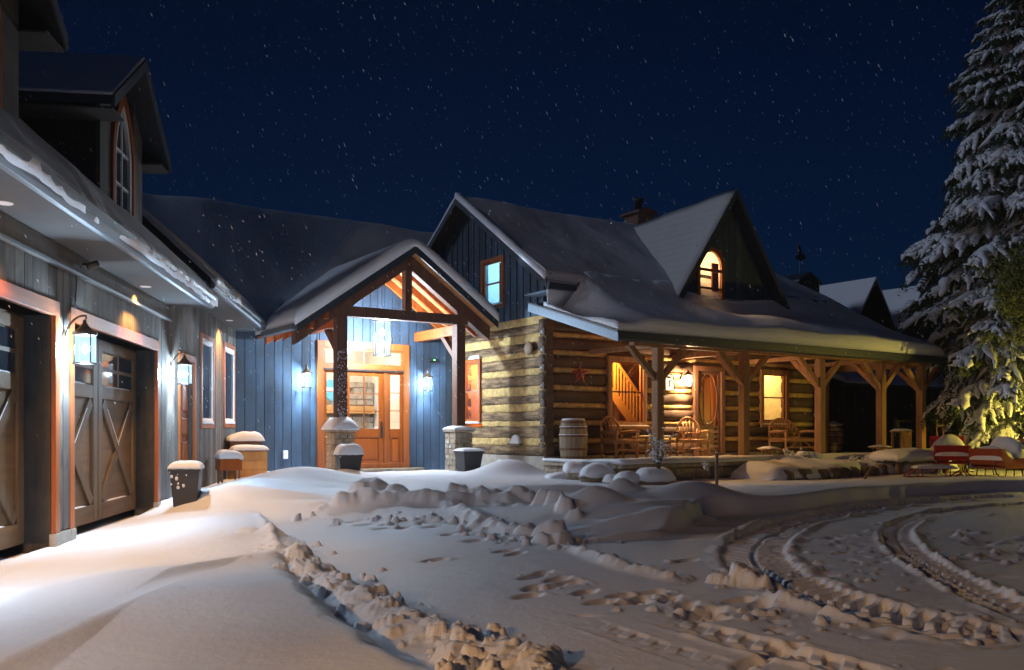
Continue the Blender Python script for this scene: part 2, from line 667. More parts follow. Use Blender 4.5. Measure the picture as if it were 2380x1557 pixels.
    prof = prof + 0.05 * np.sin(s * 1.25 + 0.9 * o + 3.0 * fbm(s * .3, o * .3, 2, 3)) * sstep(0.4, 1.6, o)
    inapron = left * (1 - sstep(9.5, 11.5, s))
    Z = Z * (1 - inapron) + np.maximum(Z, prof) * inapron
    # bare strip swept by the wind right at the garage doors
    Z -= 0.06 * (1 - sstep(0.05, 0.55, o + 0.25 * fbm(s * 1.2, o, 2, 8)))

    # ---- drifts by the entry and along the wing
    for px, py, z, rx, ry, h, an in ((700, 1110, .3, 1.15, .75, .34, .2), (600, 1120, .3, .7, .6, .22, 0), (805, 1110, .2, .45, .4, .16, .3), (520, 1150, .2, .6, .5, .14, 0),
                                     (640, 1150, .2, .9, .4, .13, .1), (1170, 1105, .2, .62, .5, .30, .2), (1225, 1110, .15, .4, .3, .12, 0)):
        x, y = G(px, py, z)
        mound(x, y, rx, ry, h, an)

    # ---- snow left standing between drive and porch, with the cut bank on its near side
    bank = smooth([G(*p, z=.03) for p in ((1500, 1262), (1590, 1232), (1650, 1205), (1740, 1198), (1850, 1187), (2050, 1162), (2250, 1146), (2420, 1140), (2700, 1140))])
    sl_, dist, arc, side, L = seg(bank, None, 16)
    up = side * dist + 0.05 * fbm(X[sl_] * 3, Y[sl_] * 3, 3, 12)
    w0 = sstep(0.2, 1.6, arc)
    lift = (0.25 - 0.06 * arc / L) * sstep(-0.03, 0.11, up) * (1 - 0.55 * sstep(0.4, 3.5, up)) * w0
    wav = 0.05 * np.abs(fbm(X[sl_] * 1.2, Y[sl_] * 3.0, 3, 13)) * sstep(0.1, 1.0, up) * w0
    Z[sl_] += lift + wav

    # dunes and humps in the middle
    for px, py, z, rx, ry, h, an in ((1440, 1165, .2, .26, .20, .22, .4), (1385, 1192, .15, .42, .24, .24, .1), (1500, 1180, .1, .7, .3, .10, .1), (1590, 1185, .1, .6, .3, .14, .2),
                                     (1640, 1172, .15, .5, .3, .12, .2), (1560, 1215, .05, .8, .16, .08, .35), (1440, 1232, .05, .9, .12, .05, .3), (1330, 1150, .1, 1.3, .3, .10, .1),
                                     (1500, 1245, .05, .5, .10, .05, .4), (1440, 1252, .04, .45, .08, .06, .4), (1150, 1150, .1, 1.5, .3, .06, 0)):
        x, y = G(px, py, z)
        mound(x, y, rx, ry, h, an)
    x, y = G(1480, 1230)
    loc = np.exp(-(((X - x) / 1.3) ** 2 + ((Y - y) / 1.2) ** 2))
    Z += 0.035 * loc * np.maximum(np.sin((X * 2.2 - Y * 5.0) + 3 * fbm(X * 1.1, Y * 1.1, 3, 14)), -0.2)

    # the drift crests and falls away towards the viewer
    Yc = np.interp(X, [-3.2, -2.4, -2.19, -1.49, -.9, 0], [4.0, 4.35, 5.35, 5.7, 5.9, 6.0]) + .25 * fbm(X * 1.5, Y * .5, 2, 19)
    Z -= 0.07 * sstep(0, 2.0, Yc - Y) * left
    Z += 0.035 * left * np.exp(-((Yc - Y) / .5) ** 2)
    Yc2 = Yc + 2.1 + .35 * fbm(X, Y * .4, 2, 23)
    Z += 0.05 * left * np.exp(-((Yc2 - Y) / .45) ** 2) * sstep(.9, 1.8, o)
    Zsm = Z.copy()
    # ---- plough windrows
    def windrow(pts, wd, h, n, r, seed, z=.05, spread=0.8, hmul=1.0):
        g = random.Random(seed)
        P = smooth([G(*p, z=z) for p in pts])
        sl_, dist, arc, side, L = seg(P, None, wd * 3)
        hh = h * (0.65 + 0.9 * np.clip(fbm(arc * 1.3, arc * 0 + seed, 3, seed) + .3, 0, 1)) * sstep(0, 0.5, arc) * sstep(0, 0.35, L - arc)
        body = hh * np.exp(-(dist / wd) ** 2 * 1.3) * (1 + 0.9 * fbm(X[sl_] * 6, Y[sl_] * 6, 4, seed + 1))
        Z[sl_] += np.maximum(body, 0)
        for i in range(n):
            k = g.uniform(0, len(P) - 1.001)
            i0 = int(k)
            t = k - i0
            x = P[i0][0] * (1 - t) + P[i0 + 1][0] * t + g.gauss(0, wd * spread)
            y = P[i0][1] * (1 - t) + P[i0 + 1][1] * t + g.gauss(0, wd * spread)
            rr = r * g.choice((0.18, .22, .28, 0.3, 0.35, 0.5, 0.7, 1.0, 1.5))
            clod(x, y, rr, rr * g.uniform(0.35, .85) * hmul, g)

    windrow(((640, 1240), (690, 1300), (740, 1345), (830, 1392), (930, 1432), (1040, 1478), (1150, 1525), (1320, 1600)), .21, .075, 140, .10, 3, z=.08, hmul=.85, spread=.6)
    windrow(((592, 1188), (622, 1215), (650, 1262)), .06, .05, 40, .05, 31, z=.2)
    # trench on the left of the windrow
    P = smooth([G(*p, z=.04) for p in ((650, 1275), (668, 1318), (720, 1378), (800, 1440), (900, 1500))])
    sl_, dist, arc, side, L = seg(P, None, .5)
    Z[sl_] -= 0.02 * np.exp(-(dist / .07) ** 2) * sstep(0, .3, arc) * sstep(0, .5, L - arc)
    # broken bank in front of the entry
    windrow(((770, 1185), (850, 1186), (960, 1188), (1060, 1190), (1150, 1190), (1230, 1195)), .26, .22, 130, .12, 7, hmul=.7)
    windrow(((1050, 1195), (1140, 1222), (1230, 1240)), .15, .10, 46, .10, 8)
    g = random.Random(21)
    for px, py, r, h in ((800, 1188, .20, .26), (845, 1178, .30, .40), (880, 1176, .30, .42), (915, 1180, .26, .33), (960, 1180, .25, .22), (1000, 1184, .2, .2), (1060, 1182, .22, .36),
                         (1100, 1185, .30, .30), (1140, 1186, .30, .27), (1185, 1187, .28, .29), (1215, 1190, .22, .31), (1265, 1200, .20, .31), (1290, 1206, .17, .33),
                         (1312, 1216, .15, .30), (1335, 1222, .13, .20), (1280, 1245, .19, .22), (1305, 1258, .15, .16), (1265, 1258, .14, .13),
                         (1735, 1350, .15, .19), (1770, 1358, .13, .13), (1668, 1348, .09, .10), (1700, 1352, .07, .09)):
        x, y = G(px, py, .05)
        clod(x, y, r, h * .78, g, True)
    windrow(((1270, 1262), (1350, 1282), (1430, 1312), (1520, 1332), (1600, 1350)), .09, .06, 70, .05, 9)
    windrow(((1680, 1362), (1760, 1372), (1840, 1398), (1920, 1412)), .09, .06, 50, .05, 10)
    windrow(((1560, 1228), (1610, 1222), (1660, 1206)), .09, .06, 20, .06, 41)

    # ---- tyre tracks
    def track(pts, wd, depth, lug, pitch, seed, berm=.05, fade=(0, 0)):
        P = smooth([G(*p, z=.03) for p in pts])
        sl_, dist, arc, side, L = seg(P, None, 1.0)
        e = dist / (wd / 2)
        d = dist * side
        inside = 1 - sstep(0.86, 1.02, e)
        k = sstep(0, 0.6, arc) * sstep(0, 0.8, L - arc)
        k = k * np.clip(0.30 + 2.6 * (fbm(X[sl_] * .8, Y[sl_] * .8, 3, seed) + .35), 0.15, 1)
        tread = np.sin((arc + np.abs(d) * 0.55 + (d > 0) * pitch * .5) * 2 * math.pi / pitch)
        rise = sstep(-0.1, 0.35, tread) * sstep(0.02, 0.12, e)
        z = -depth * inside + lug * rise * inside
        z = z + berm * np.exp(-((e - 1.15) / 0.20) ** 2) * np.clip(0.55 + 0.14 * np.sin(arc * 2 * math.pi / pitch + 1) + 2.2 * fbm(X[sl_] * 4, Y[sl_] * 4, 3, seed + 3), 0, 1.5)
        z = z * (1 + 1.3 * fbm(X[sl_] * 3, Y[sl_] * 3, 3, seed + 8))
        Z[sl_] += z * k

    track(((2420, 1150), (2240, 1158), (2030, 1178), (1870, 1206), (1790, 1238), (1752, 1272), (1760, 1308), (1812, 1345), (1900, 1385), (2060, 1425), (2260, 1470), (2450, 1500)), .62, .085, .07, .17, 51, .045)
    track(((2430, 1165), (2260, 1180), (2150, 1196), (2092, 1222), (2085, 1250), (2120, 1290), (2210, 1345), (2330, 1405), (2460, 1450)), .34, .05, .04, .17, 52, .04)
    track(((1500, 1432), (1620, 1460), (1800, 1510), (2000, 1560), (2200, 1640)), .30, .03, .02, .19, 54, .018)
    track(((1330, 1440), (1480, 1490), (1640, 1535), (1900, 1640)), .26, .018, .012, .19, 55, .008)
    # churned patches
    def churn(px, py, rx, ry, n, seed, r=.05):
        g = random.Random(seed)
        cx, cy = G(px, py, .03)
        for i in range(n):
            x, y = cx + g.gauss(0, rx), cy + g.gauss(0, ry)
            rr = r * g.uniform(.4, 1.3)
            if g.random() < .55:
                clod(x, y, rr, rr * g.uniform(.3, .7), g)
            else:
                mound(x, y, rr * 1.2, rr * .7, -rr * .45, g.uniform(0, 3))
    churn(1920, 1262, .55, .5, 46, 61)
    churn(2020, 1300, .45, .5, 40, 62)
    churn(1950, 1340, .6, .3, 46, 63)
    churn(2280, 1255, .55, .9, 70, 64, .07)
    churn(2360, 1300, .4, .5, 40, 65, .06)
    churn(1880, 1420, .6, .25, 40, 66, .045)
    churn(2150, 1440, .6, .25, 46, 67, .05)
    churn(2250, 1190, 1.2, .6, 40, 68)
    churn(2050, 1190, .9, .4, 30, 69)
    churn(1640, 1415, .3, .14, 20, 70, .04)
    churn(2330, 1440, .3, .2, 30, 71, .05)
    churn(1780, 1460, .5, .2, 14, 72, .03)
    churn(2140, 1560, .3, .1, 16, 73, .025)

    # ---- footprints
    g = random.Random(77)
    def foot(px, py, an=None, sz=1.0):
        x, y = G(px, py, .04)
        an = g.uniform(.6, 1.3) if an is None else an
        mound(x, y, .15 * sz, .055 * sz, -.045 * sz, an, 2.0)
        mound(x + .12 * sz, y + .1 * sz, .10 * sz, .03 * sz, .018 * sz, an + 1.5)
        for _ in range(3):
            clod(x + g.uniform(-.2, .2), y + g.uniform(-.15, .15), .025 * sz, .018, g)
    for px, py in ((815, 1212), (850, 1218), (880, 1226), (905, 1217), (940, 1224), (1010, 1222), (1060, 1216), (1085, 1230), (1130, 1240), (1170, 1250), (1100, 1255), (1195, 1285), (1170, 1278), (1010, 1298),
                   (1240, 1340), (1262, 1332), (1290, 1345), (1232, 1365), (1275, 1362), (1225, 1385), (1320, 1352), (1450, 1378), (1490, 1385), (1520, 1370), (1560, 1385), (1600, 1400), (1650, 1432),
                   (1360, 1372), (1400, 1395), (1470, 1395), (1720, 1390), (1770, 1400), (1830, 1500), (1760, 1530), (1590, 1300), (1130, 1222), (990, 1215), (1040, 1240)):
        foot(px + g.uniform(-6, 6), py)
    foot(1632, 1418, .9, 1.5)
    for _ in range(2):
        Zb = Z.copy()
        Zb[1:-1, 1:-1] = (Z[1:-1, 1:-1] * 4 + (Z[:-2, 1:-1] + Z[2:, 1:-1]) * 2 + (Z[1:-1, :-2] + Z[1:-1, 2:]) * 2 + Z[:-2, :-2] + Z[:-2, 2:] + Z[2:, :-2] + Z[2:, 2:]) / 16
        wb = sstep(8.0, 10.5, Y)
        Z = Zb * wb + Z * (1 - wb)
    g = random.Random(123)
    P = smooth([G(*p, z=.10) for p in ((640, 1240), (690, 1300), (740, 1345), (830, 1392), (930, 1432), (1040, 1478), (1150, 1525), (1320, 1600))])
    for i in range(170):
        q = P[min(len(P) - 1, int(len(P) * g.random() ** .8))]
        rr = g.choice((.018, .022, .03, .03, .04, .055, .07))
        clod(q[0] + g.gauss(.02, .17), q[1] + g.gauss(.03, .17), rr, rr * g.uniform(.7, 1.3), g)
    P = smooth([G(*p, z=.10) for p in ((760, 1195), (850, 1200), (960, 1202), (1060, 1200), (1150, 1220), (1250, 1245), (1330, 1240))])
    for i in range(120):
        q = P[g.randrange(len(P))]
        rr = g.choice((.025, .03, .04, .05, .07))
        clod(q[0] + g.gauss(0, .3), q[1] + g.gauss(-.05, .22), rr, rr * g.uniform(.6, 1.2), g)
    rough = sstep(.008, .06, np.abs(Z - Zsm))
    Z += rough * (.030 * fbm(X * 10, Y * 10, 3, 91) + .018 * fbm(X * 26, Y * 26, 2, 92))
    # fine grain near the lens
    Z += 0.006 * fbm(X * 9, Y * 9, 4, 90) * (1 - sstep(8, 16, Y))

    # keep the snow off door sills and under the buildings
    hx = (X - HO.x) * math.cos(HA) + (Y - HO.y) * math.sin(HA)
    hy = -(X - HO.x) * math.sin(HA) + (Y - HO.y) * math.cos(HA)
    porch = sstep(-0.1, .15, hx) * sstep(-2.75, -2.5, hy)
    Z = Z * (1 - porch) + (-0.3) * porch
    inentry = sstep(2.3, 2.7, hy) * sstep(-3.9, -3.4, hx) * (1 - sstep(-.2, 0, hx))
    Z = Z * (1 - inentry) + 0.10 * inentry
    inw = sstep(0, .25, -o)
    Z = Z * (1 - inw) - 0.1 * inw

    N = na * ny
    me = bpy.data.meshes.new('snow_ground')
    co = np.empty((N, 3), np.float32)
    co[:, 0], co[:, 1], co[:, 2] = X.ravel(), Y.ravel(), Z.ravel()
    me.vertices.add(N)
    me.vertices.foreach_set('co', co.ravel())
    i = np.arange((ny - 1) * (na - 1))
    r, c = i // (na - 1), i % (na - 1)
    q = r * na + c
    F = np.stack([q, q + 1, q + na + 1, q + na], 1).astype(np.int32)
    nf = len(F)
    me.loops.add(nf * 4)
    me.loops.foreach_set('vertex_index', F.ravel())
    me.polygons.add(nf)
    me.polygons.foreach_set('loop_start', np.arange(nf, dtype=np.int32) * 4)
    me.polygons.foreach_set('loop_total', np.full(nf, 4, np.int32))
    me.polygons.foreach_set('use_smooth', np.ones(nf, bool))
    me.update()
    me.validate()
    gobj = obj('snow_ground', me, M['snow_ground'])
    gobj['kind'] = 'structure'

    def hgt(x, y):
        r = int(np.clip(np.searchsorted(yy, y), 0, ny - 1))
        c = int(np.clip(np.searchsorted(a, x / max(y, .1)), 0, na - 1))
        return float(Z[r, c])
    return hgt


HGT = build_ground()
fld = obj('snow_field', MB().box(-300, 300, -60, 400, -1.2, -0.45), M['snow_ground'])
fld['kind'] = 'structure'

# ================================================================== BUILDING HELPERS
def boards(parent, x0, x1, z0, ztop, m, wd=0.2, openings=(), th=0.025, y=0.0, gap=0.010, name='board', seed=1, plane='y', zbot=None):
    """vertical boards, each its own part; openings (xa, xb, za, zb) are left free"""
    g = random.Random(seed)
    cuts = [x0]
    while cuts[-1] < x1 - 1e-6:
        cuts.append(min(x1, cuts[-1] + wd * g.uniform(0.85, 1.15)))
    for o in openings:
        for e in (o[0], o[1]):
            if x0 < e < x1:
                cuts.append(e)
    cuts = sorted(set(round(c, 4) for c in cuts))
    zt = ztop if callable(ztop) else (lambda x: ztop)
    for a, b in zip(cuts[:-1], cuts[1:]):
        if b - a < 0.02:
            continue
        mid = (a + b) / 2
        free = [(z0, None)]
        for o in openings:
            if o[0] - 1e-4 <= mid <= o[1] + 1e-4:
                nf = []
                for lo, hi in free:
                    top = zt(mid) if hi is None else hi
                    if o[3] <= lo or o[2] >= top:
                        nf.append((lo, hi))
                        continue
                    if o[2] > lo:
                        nf.append((lo, o[2]))
                    if o[3] < top:
                        nf.append((o[3], hi))
                free = nf
        d = g.uniform(0, 0.004)
        for lo, hi in free:
            ta = zt(a + gap / 2) if hi is None else hi
            tb = zt(b - gap / 2) if hi is None else hi
            if max(ta, tb) - lo < 0.05:
                continue
            ta, tb = max(ta, lo + .01), max(tb, lo + .01)
            pts = [(a + gap / 2, lo), (b - gap / 2, lo), (b - gap / 2, tb), (a + gap / 2, ta)]
            mb = MB()
            if plane == 'y':
                mb.prism(pts, y - th - d, y, 'y')
            else:
                mb.prism(pts, y - th - d, y, 'x')
            obj(name, mb, m, parent)


def frame_box(mb, x0, x1, z0, z1, w, y0, y1):
    mb.box(x0, x0 + w, y0, y1, z0, z1)
    mb.box(x1 - w, x1, y0, y1, z0, z1)
    mb.box(x0 + w, x1 - w, y0, y1, z1 - w, z1)
    mb.box(x0 + w, x1 - w, y0, y1, z0, z0 + w)
    return mb


def snow_cap(x0, x1, y0, y1, z, h, over=0.03, seed=1, n=12, rag=0.02, power=4.0):
    """a rounded pillow of snow lying on a flat top"""
    g = random.Random(seed)
    off = g.uniform(0, 50)
    xs = [x0 - over + (x1 - x0 + 2 * over) * (0.5 - 0.5 * math.cos(math.pi * i / n)) for i in range(n + 1)]
    ys = [y0 - over + (y1 - y0 + 2 * over) * (0.5 - 0.5 * math.cos(math.pi * i / n)) for i in range(n + 1)]
    cx, cy, hx, hy = (x0 + x1) / 2, (y0 + y1) / 2, (x1 - x0) / 2 + over, (y1 - y0) / 2 + over

    def top(x, y):
        u, v = abs(x - cx) / hx, abs(y - cy) / hy
        t = max(0.0, 1 - u ** power) ** 0.5 * max(0.0, 1 - v ** power) ** 0.5
        return z + 0.004 + h * t * (0.9 + 0.5 * float(fbm(x * 3 + off, y * 3, 2)))

    def bot(x, y):
        u, v = abs(x - cx) / hx, abs(y - cy) / hy
        e = max(u, v)
        return z - 0.003 - rag * max(0.0, e - 0.9) * 10 * (0.5 + 1.2 * abs(float(fbm(x * 14 + off, y * 14, 2))))
    return MB().slab(xs, ys, top, bot)


def arc_pts(cx, cz, r, a0, a1, n):
    return [(cx + r * math.cos(a0 + (a1 - a0) * i / n), cz + r * math.sin(a0 + (a1 - a0) * i / n)) for i in range(n + 1)]


def lantern(loc, rz, label, power, size=1.0, arm='goose', group='wall lanterns'):
    """wall lantern: back plate, bent arm, roof, caged glass drum and its bulb"""
    t = thing('wall_lantern', label, 'lantern', loc, rz, group)
    s = size
    mb = MB()
    mb.lathe([(0.0, -.010), (.055 * s, -.010), (.062 * s, 0), (.055 * s, .012), (0.0, .016)], 16)
    mb.xf(Matrix.Rotation(rad(90), 4, 'X') @ Matrix.Diagonal((1, 1.6, 1, 1)))
    obj('backplate', mb, M['bronze'], t, True)
    oy = -0.20 * s
    pts = [(0, -.01, -.02 * s)] + [(0, -.02 - (-oy - .02) * (1 - math.cos(a)) , .24 * s * math.sin(a) * 1.0) for a in [math.pi * .5 * k / 8 for k in range(1, 9)]]
    pts += [(0, oy - .01, .235 * s), (0, oy - .012, .205 * s)]
    obj('arm', MB().tube(pts, .011 * s, 8), M['bronze'], t, True)
    mb = MB().lathe([(.01, .20), (.022, .185), (.016, .17), (.03, .155), (.03, .145), (.085, .085), (.118, .07), (.122, .058), (.0, .058)], 16, (0, 0, 0))
    mb.xf(Matrix.Translation((0, oy, 0)) @ Matrix.Scale(s, 4))
    obj('cap', mb, M['bronze'], t, True)
    R_, z0, z1 = .105 * s, -.245 * s, .058 * s
    ring = lambda z, r: [(r * math.cos(k * math.pi / 8), oy + r * math.sin(k * math.pi / 8), z) for k in range(16)]
    obj('bottom_ring', MB().tube(ring(z0, R_ + .006), .009 * s, 6, True), M['iron'], t, True)
    obj('top_ring', MB().tube(ring(z1 - .01, R_ + .006), .009 * s, 6, True), M['iron'], t, True)
    for k in range(4):
        a = math.pi / 4 + k * math.pi / 2
        x, y = (R_ + .006) * math.cos(a), oy + (R_ + .006) * math.sin(a)
        obj('cage_bar', MB().tube([(x, y, z0), (x, y, z1)], .006 * s, 6), M['iron'], t, True)
    n = 20
    v = [(R_ * math.cos(2 * math.pi * k / n), oy + R_ * math.sin(2 * math.pi * k / n), z) for z in (z0 + .012, z1 - .012) for k in range(n)]
    f = [(k, (k + 1) % n, n + (k + 1) % n, n + k) for k in range(n)]
    obj('glass', MB().add(v, f), M['lantern_glow'], t, True)
    obj('bulb', MB().lathe([(.004, -.05), (.024, -.03), (.03, 0), (.024, .03), (.012, .06), (.004, .07)], 12, (0, oy, -.10 * s)), M['bulb'], t, True)
    light('lantern_light', t, (0, oy, -.10 * s), power, (.56, .78, 1.0), .045)
    return t


# ================================================================== GARAGE WING
wing = thing('garage_wing', 'long grey board garage wing with snowy eaves and dormers along the left side', 'building', WO, WA)
GA = (0.0, 3.67, 0.0, 2.42)
GB = (-4.26, -0.59, 0.0, 2.42)
WD = (5.20, 6.36, 0.10, 2.42)
WW1 = (6.90, 8.18, 1.24, 3.06)
WW2 = (9.30, 10.70, 1.26, 3.12)
mb = MB()
xs = [-12, GB[0], GB[1], GA[0], GA[1], WD[0], WD[1], 10.9]
mb.box(xs[0], xs[1], 0, .3, -.2, 2.42)
mb.box(xs[2], xs[3], 0, .3, -.2, 2.42)
mb.box(xs[4], xs[5], 0, .3, -.2, 2.42)
mb.box(xs[6], xs[7], 0, .3, -.2, 2.42)
mb.box(xs[0], 4.3, 0, .3, 2.42, 3.17)
mb.box(4.3, 10.9, 0, .3, 2.42, 3.5)
obj('wall', mb, M['board_grey'], wing)
ops = [(GA[0] - .13, GA[1] + .13, -1, 2.58), (GB[0] - .13, GB[1] + .13, -1, 2.58), (WD[0] - .1, WD[1] + .1, -1, 2.54), (WW1[0], WW1[1], WW1[2], WW1[3]), (WW2[0], WW2[1], WW2[2], WW2[3])]
boards(wing, -7.4, 4.3, .12, 2.95, M['board_grey'], .2, ops, seed=3)
boards(wing, 4.3, 10.88, .06, 3.5, M['board_grey'], .2, ops, seed=4)
for (a, b, z0, z1), nm in ((GA, 'a'), (GB, 'b')):
    f = obj('door_trim', MB().box(a - .13, b + .13, -.045, .02, z1, z1 + .16), M['cedar_h'], wing, bevel=.006)
    for x in (a - .13, b):
        obj('door_trim', MB().box(x, x + .13, -.045, .02, .10, z1), M['cedar'], wing, bevel=.006)
        obj('footing', MB().box(x - .015, x + .145, -.06, .02, -.2, .10), M['concrete'], wing, bevel=.008)
    obj('jamb', MB().box(b, b + .02, .02, .34, 0, z1), M['board_blue'], wing)
    obj('jamb', MB().box(a - .02, a, .02, .34, 0, z1), M['board_blue'], wing)
    obj('soffit_board', MB().box(a, b, .02, .34, z1, z1 + .02), M['metal'], wing)
obj('footing', MB().box(GB[1] + .13, GA[0] - .13, -.05, .02, -.2, .10), M['concrete'], wing)


def garage_door(a, b, z1):
    d = obj('garage_door', MB().box(a, b, .30, .34, 0, z1), M['garage'], wing)
    half = (b - a) / 2
    for k in range(2):
        x0, x1 = a + k * half, a + (k + 1) * half
        w_ = .17
        xm = (x0 + x1) / 2
        for x in (x0 + .012, x1 - w_ - .012):
            obj('stile', MB().box(x, x + w_, .265, .30, .012, z1 - .03), M['garage_trim'], d, bevel=.005)
        for z, h in ((.012, .22), (1.62, .17), (z1 - .16, .13)):
            obj('rail', MB().box(x0 + w_ + .014, x1 - w_ - .014, .267, .30, z, z + h), M['garage'], d, bevel=.005)
            if z < 2.0:
                g = random.Random(int(z * 100) + k)
                la = x0 + w_ + .03 + g.uniform(0, .25)
                obj('snow_line', snow_cap(la, x1 - w_ - .03 - g.uniform(0, .3), .272, .298, z + h, .016, 0, 3, 6), M['snow'], d, True)
        # four panes over the rail
        xa, xb = x0 + w_ + .014, x1 - w_ - .014
        for i in range(2):
            for j in range(2):
                pw = (xb - xa) / 2
                px0, pz0 = xa + i * pw, 1.79 + j * .235
                pn = obj('pane', MB().box(px0 + .03, px0 + pw - .03, .285, .299, pz0 + .02, pz0 + .215), M['glass_dark'], d)
        obj('muntin', MB().box(xm - .03, xm + .03, .272, .298, 1.80, z1 - .17), M['garage_trim'], d)
        obj('muntin', MB().box(xa, xm - .032, .272, .298, 2.00, 2.045), M['garage_trim'], d)
        obj('muntin', MB().box(xm + .032, xb, .272, .298, 2.00, 2.045), M['garage_trim'], d)
        # crossed braces
        for (p, q) in (((xa + .05, .27), (xb - .05, 1.58)), ((xb - .05, .27), (xa + .05, 1.58))):
            yb = .285 if p[0] < q[0] else .279
            obj('brace', MB().beam((p[0], yb, p[1]), (q[0], yb, q[1]), .15, .024, (0, 1, 0)), M['garage_trim'], d)
            up = obj('snow_line', MB().beam((p[0] + (q[0] - p[0]) * .55 + (.084 if p[0] > q[0] else -.084), yb - .004, p[1] + (q[1] - p[1]) * .55), (p[0] + (q[0] - p[0]) * .93 + (.084 if p[0] > q[0] else -.084), yb - .004, p[1] + (q[1] - p[1]) * .93), .012, .022, (0, 1, 0)), M['snow'], d)
        g = random.Random(k + 7)
    return d


garage_door(*GA[:2], GA[3])
garage_door(*GB[:2], GB[3])

# entry door of the wing
for nm, bx in (('door_trim', (WD[0] - .1, WD[0], .1, 2.54)), ('door_trim', (WD[1], WD[1] + .1, .1, 2.54))):
    obj(nm, MB().box(bx[0], bx[1], -.05, .03, bx[2], bx[3]), M['cedar'], wing, bevel=.005)
obj('door_trim', MB().box(WD[0], WD[1], -.05, .03, 2.42, 2.54), M['cedar_h'], wing, bevel=.005)
sd = obj('door', MB().box(WD[0], WD[1], .08, .13, .08, 2.42), M['door_wood'], wing)
for zz in ((.25, 1.0), (1.12, 1.42), (1.54, 2.25)):
    for xx in ((WD[0] + .12, WD[0] + .50), (WD[0] + .62, WD[1] - .12)):
        obj('panel', MB().box(xx[0], xx[1], .055, .08, zz[0], zz[1]), M['door_wood'], sd, bevel=.02)
obj('handle', MB().tube([(WD[0] + .09, .05, 1.12), (WD[0] + .09, .03, 1.14), (WD[0] + .20, .03, 1.14)], .014, 8), M['iron'], sd, True)
obj('escutcheon', MB().box(WD[0] + .06, WD[0] + .12, .06, .08, 1.02, 1.34), M['iron'], sd, bevel=.01)
obj('step', MB().box(WD[0] - .25, WD[1] + .3, -.55, -.03, -.2, .10), M['concrete'], wing, bevel=.01)


def wing_window(x0, x1, z0, z1):
    w_ = obj('window', frame_box(MB(), x0, x1, z0, z1, .095, -.05, .0), M['cedar'], wing, bevel=.006)
    obj('sash', frame_box(MB(), x0 + .095, x1 - .095, z0 + .095, z1 - .095, .075, -.04, .0), M['white'], w_, bevel=.006)
    obj('pane', MB().box(x0 + .17, x1 - .17, -.012, -.004, z0 + .17, z1 - .17), M['glass_dark'], w_)
    obj('stop', frame_box(MB(), x0 + .17, x1 - .17, z0 + .17, z1 - .17, .03, -.028, -.013), M['white'], w_)
    obj('snow_sill', snow_cap(x0 + .10, x1 - .10, -.06, -.012, z0 + .10, .10, 0, int(x0 * 10), 8), M['snow'], w_, True)


wing_window(*WW1)
wing_window(*WW2)

# eaves
obj('frieze', MB().box(-12, 4.3, -.10, .0, 2.95, 3.17), M['board_grey'], wing, bevel=.006)
obj('drip_edge', MB().box(-12, 4.31, -.118, -.10, 2.935, 2.965), M['metal'], wing)
obj('soffit', MB().box(-12, 4.30, -.66, 0, 3.175, 3.20), M['soffit'], wing)
obj('soffit', MB().box(4.32, 10.9, -.66, 0, 3.505, 3.53), M['soffit'], wing)
gut = [(-.66, 0), (-.72, 0), (-.755, .03), (-.765, .08), (-.79, .11), (-.80, .165), (-.66, .165)]
obj('gutter', MB().prism([(y, z + 3.165) for y, z in gut], -12, 4.36, 'x'), M['metal'], wing, bevel=.004)
obj('gutter', MB().prism([(y, z + 3.495) for y, z in gut], 4.42, 10.6, 'x'), M['metal'], wing, bevel=.004)
obj('fascia', MB().box(-12, 4.30, -.66, -.64, 3.20, 3.40), M['metal_dark'], wing)
PIT = .93
def roof1(y): return 3.32 + (y + .70) * PIT
def roof2(y): return 3.66 + (y + .70) * PIT
mb = MB().hexa([(-12, -.70, roof1(-.7)), (4.32, -.70, roof1(-.7)), (4.32, 5.2, roof1(5.2)), (-12, 5.2, roof1(5.2))],
               [(-12, -.70, roof1(-.7) - .12), (4.32, -.70, roof1(-.7) - .12), (4.32, 5.2, roof1(5.2) - .12), (-12, 5.2, roof1(5.2) - .12)])
obj('roof', mb, M['shingle'], wing)
mb = MB().hexa([(4.34, -.70, roof2(-.7)), (10.7, -.70, roof2(-.7)), (10.7, 5.0, roof2(5.0)), (4.34, 5.0, roof2(5.0))],
               [(4.34, -.70, roof2(-.7) - .12), (10.7, -.70, roof2(-.7) - .12), (10.7, 5.0, roof2(5.0) - .12), (4.34, 5.0, roof2(5.0) - .12)])
obj('roof', mb, M['shingle'], wing)
obj('end_wall', MB().prism([(-.60, 3.2), (5.0, roof2(5.0) - .4), (5.0, roof2(5.0) - .1), (-.60, roof2(-.6) - .1)], 4.33, 4.36, 'x'), M['rear_wall'], wing)
obj('back_wall', MB().box(-7.5, 10.9, 5.1, 5.2, -.2, 8.6), M['rear_wall'], wing)


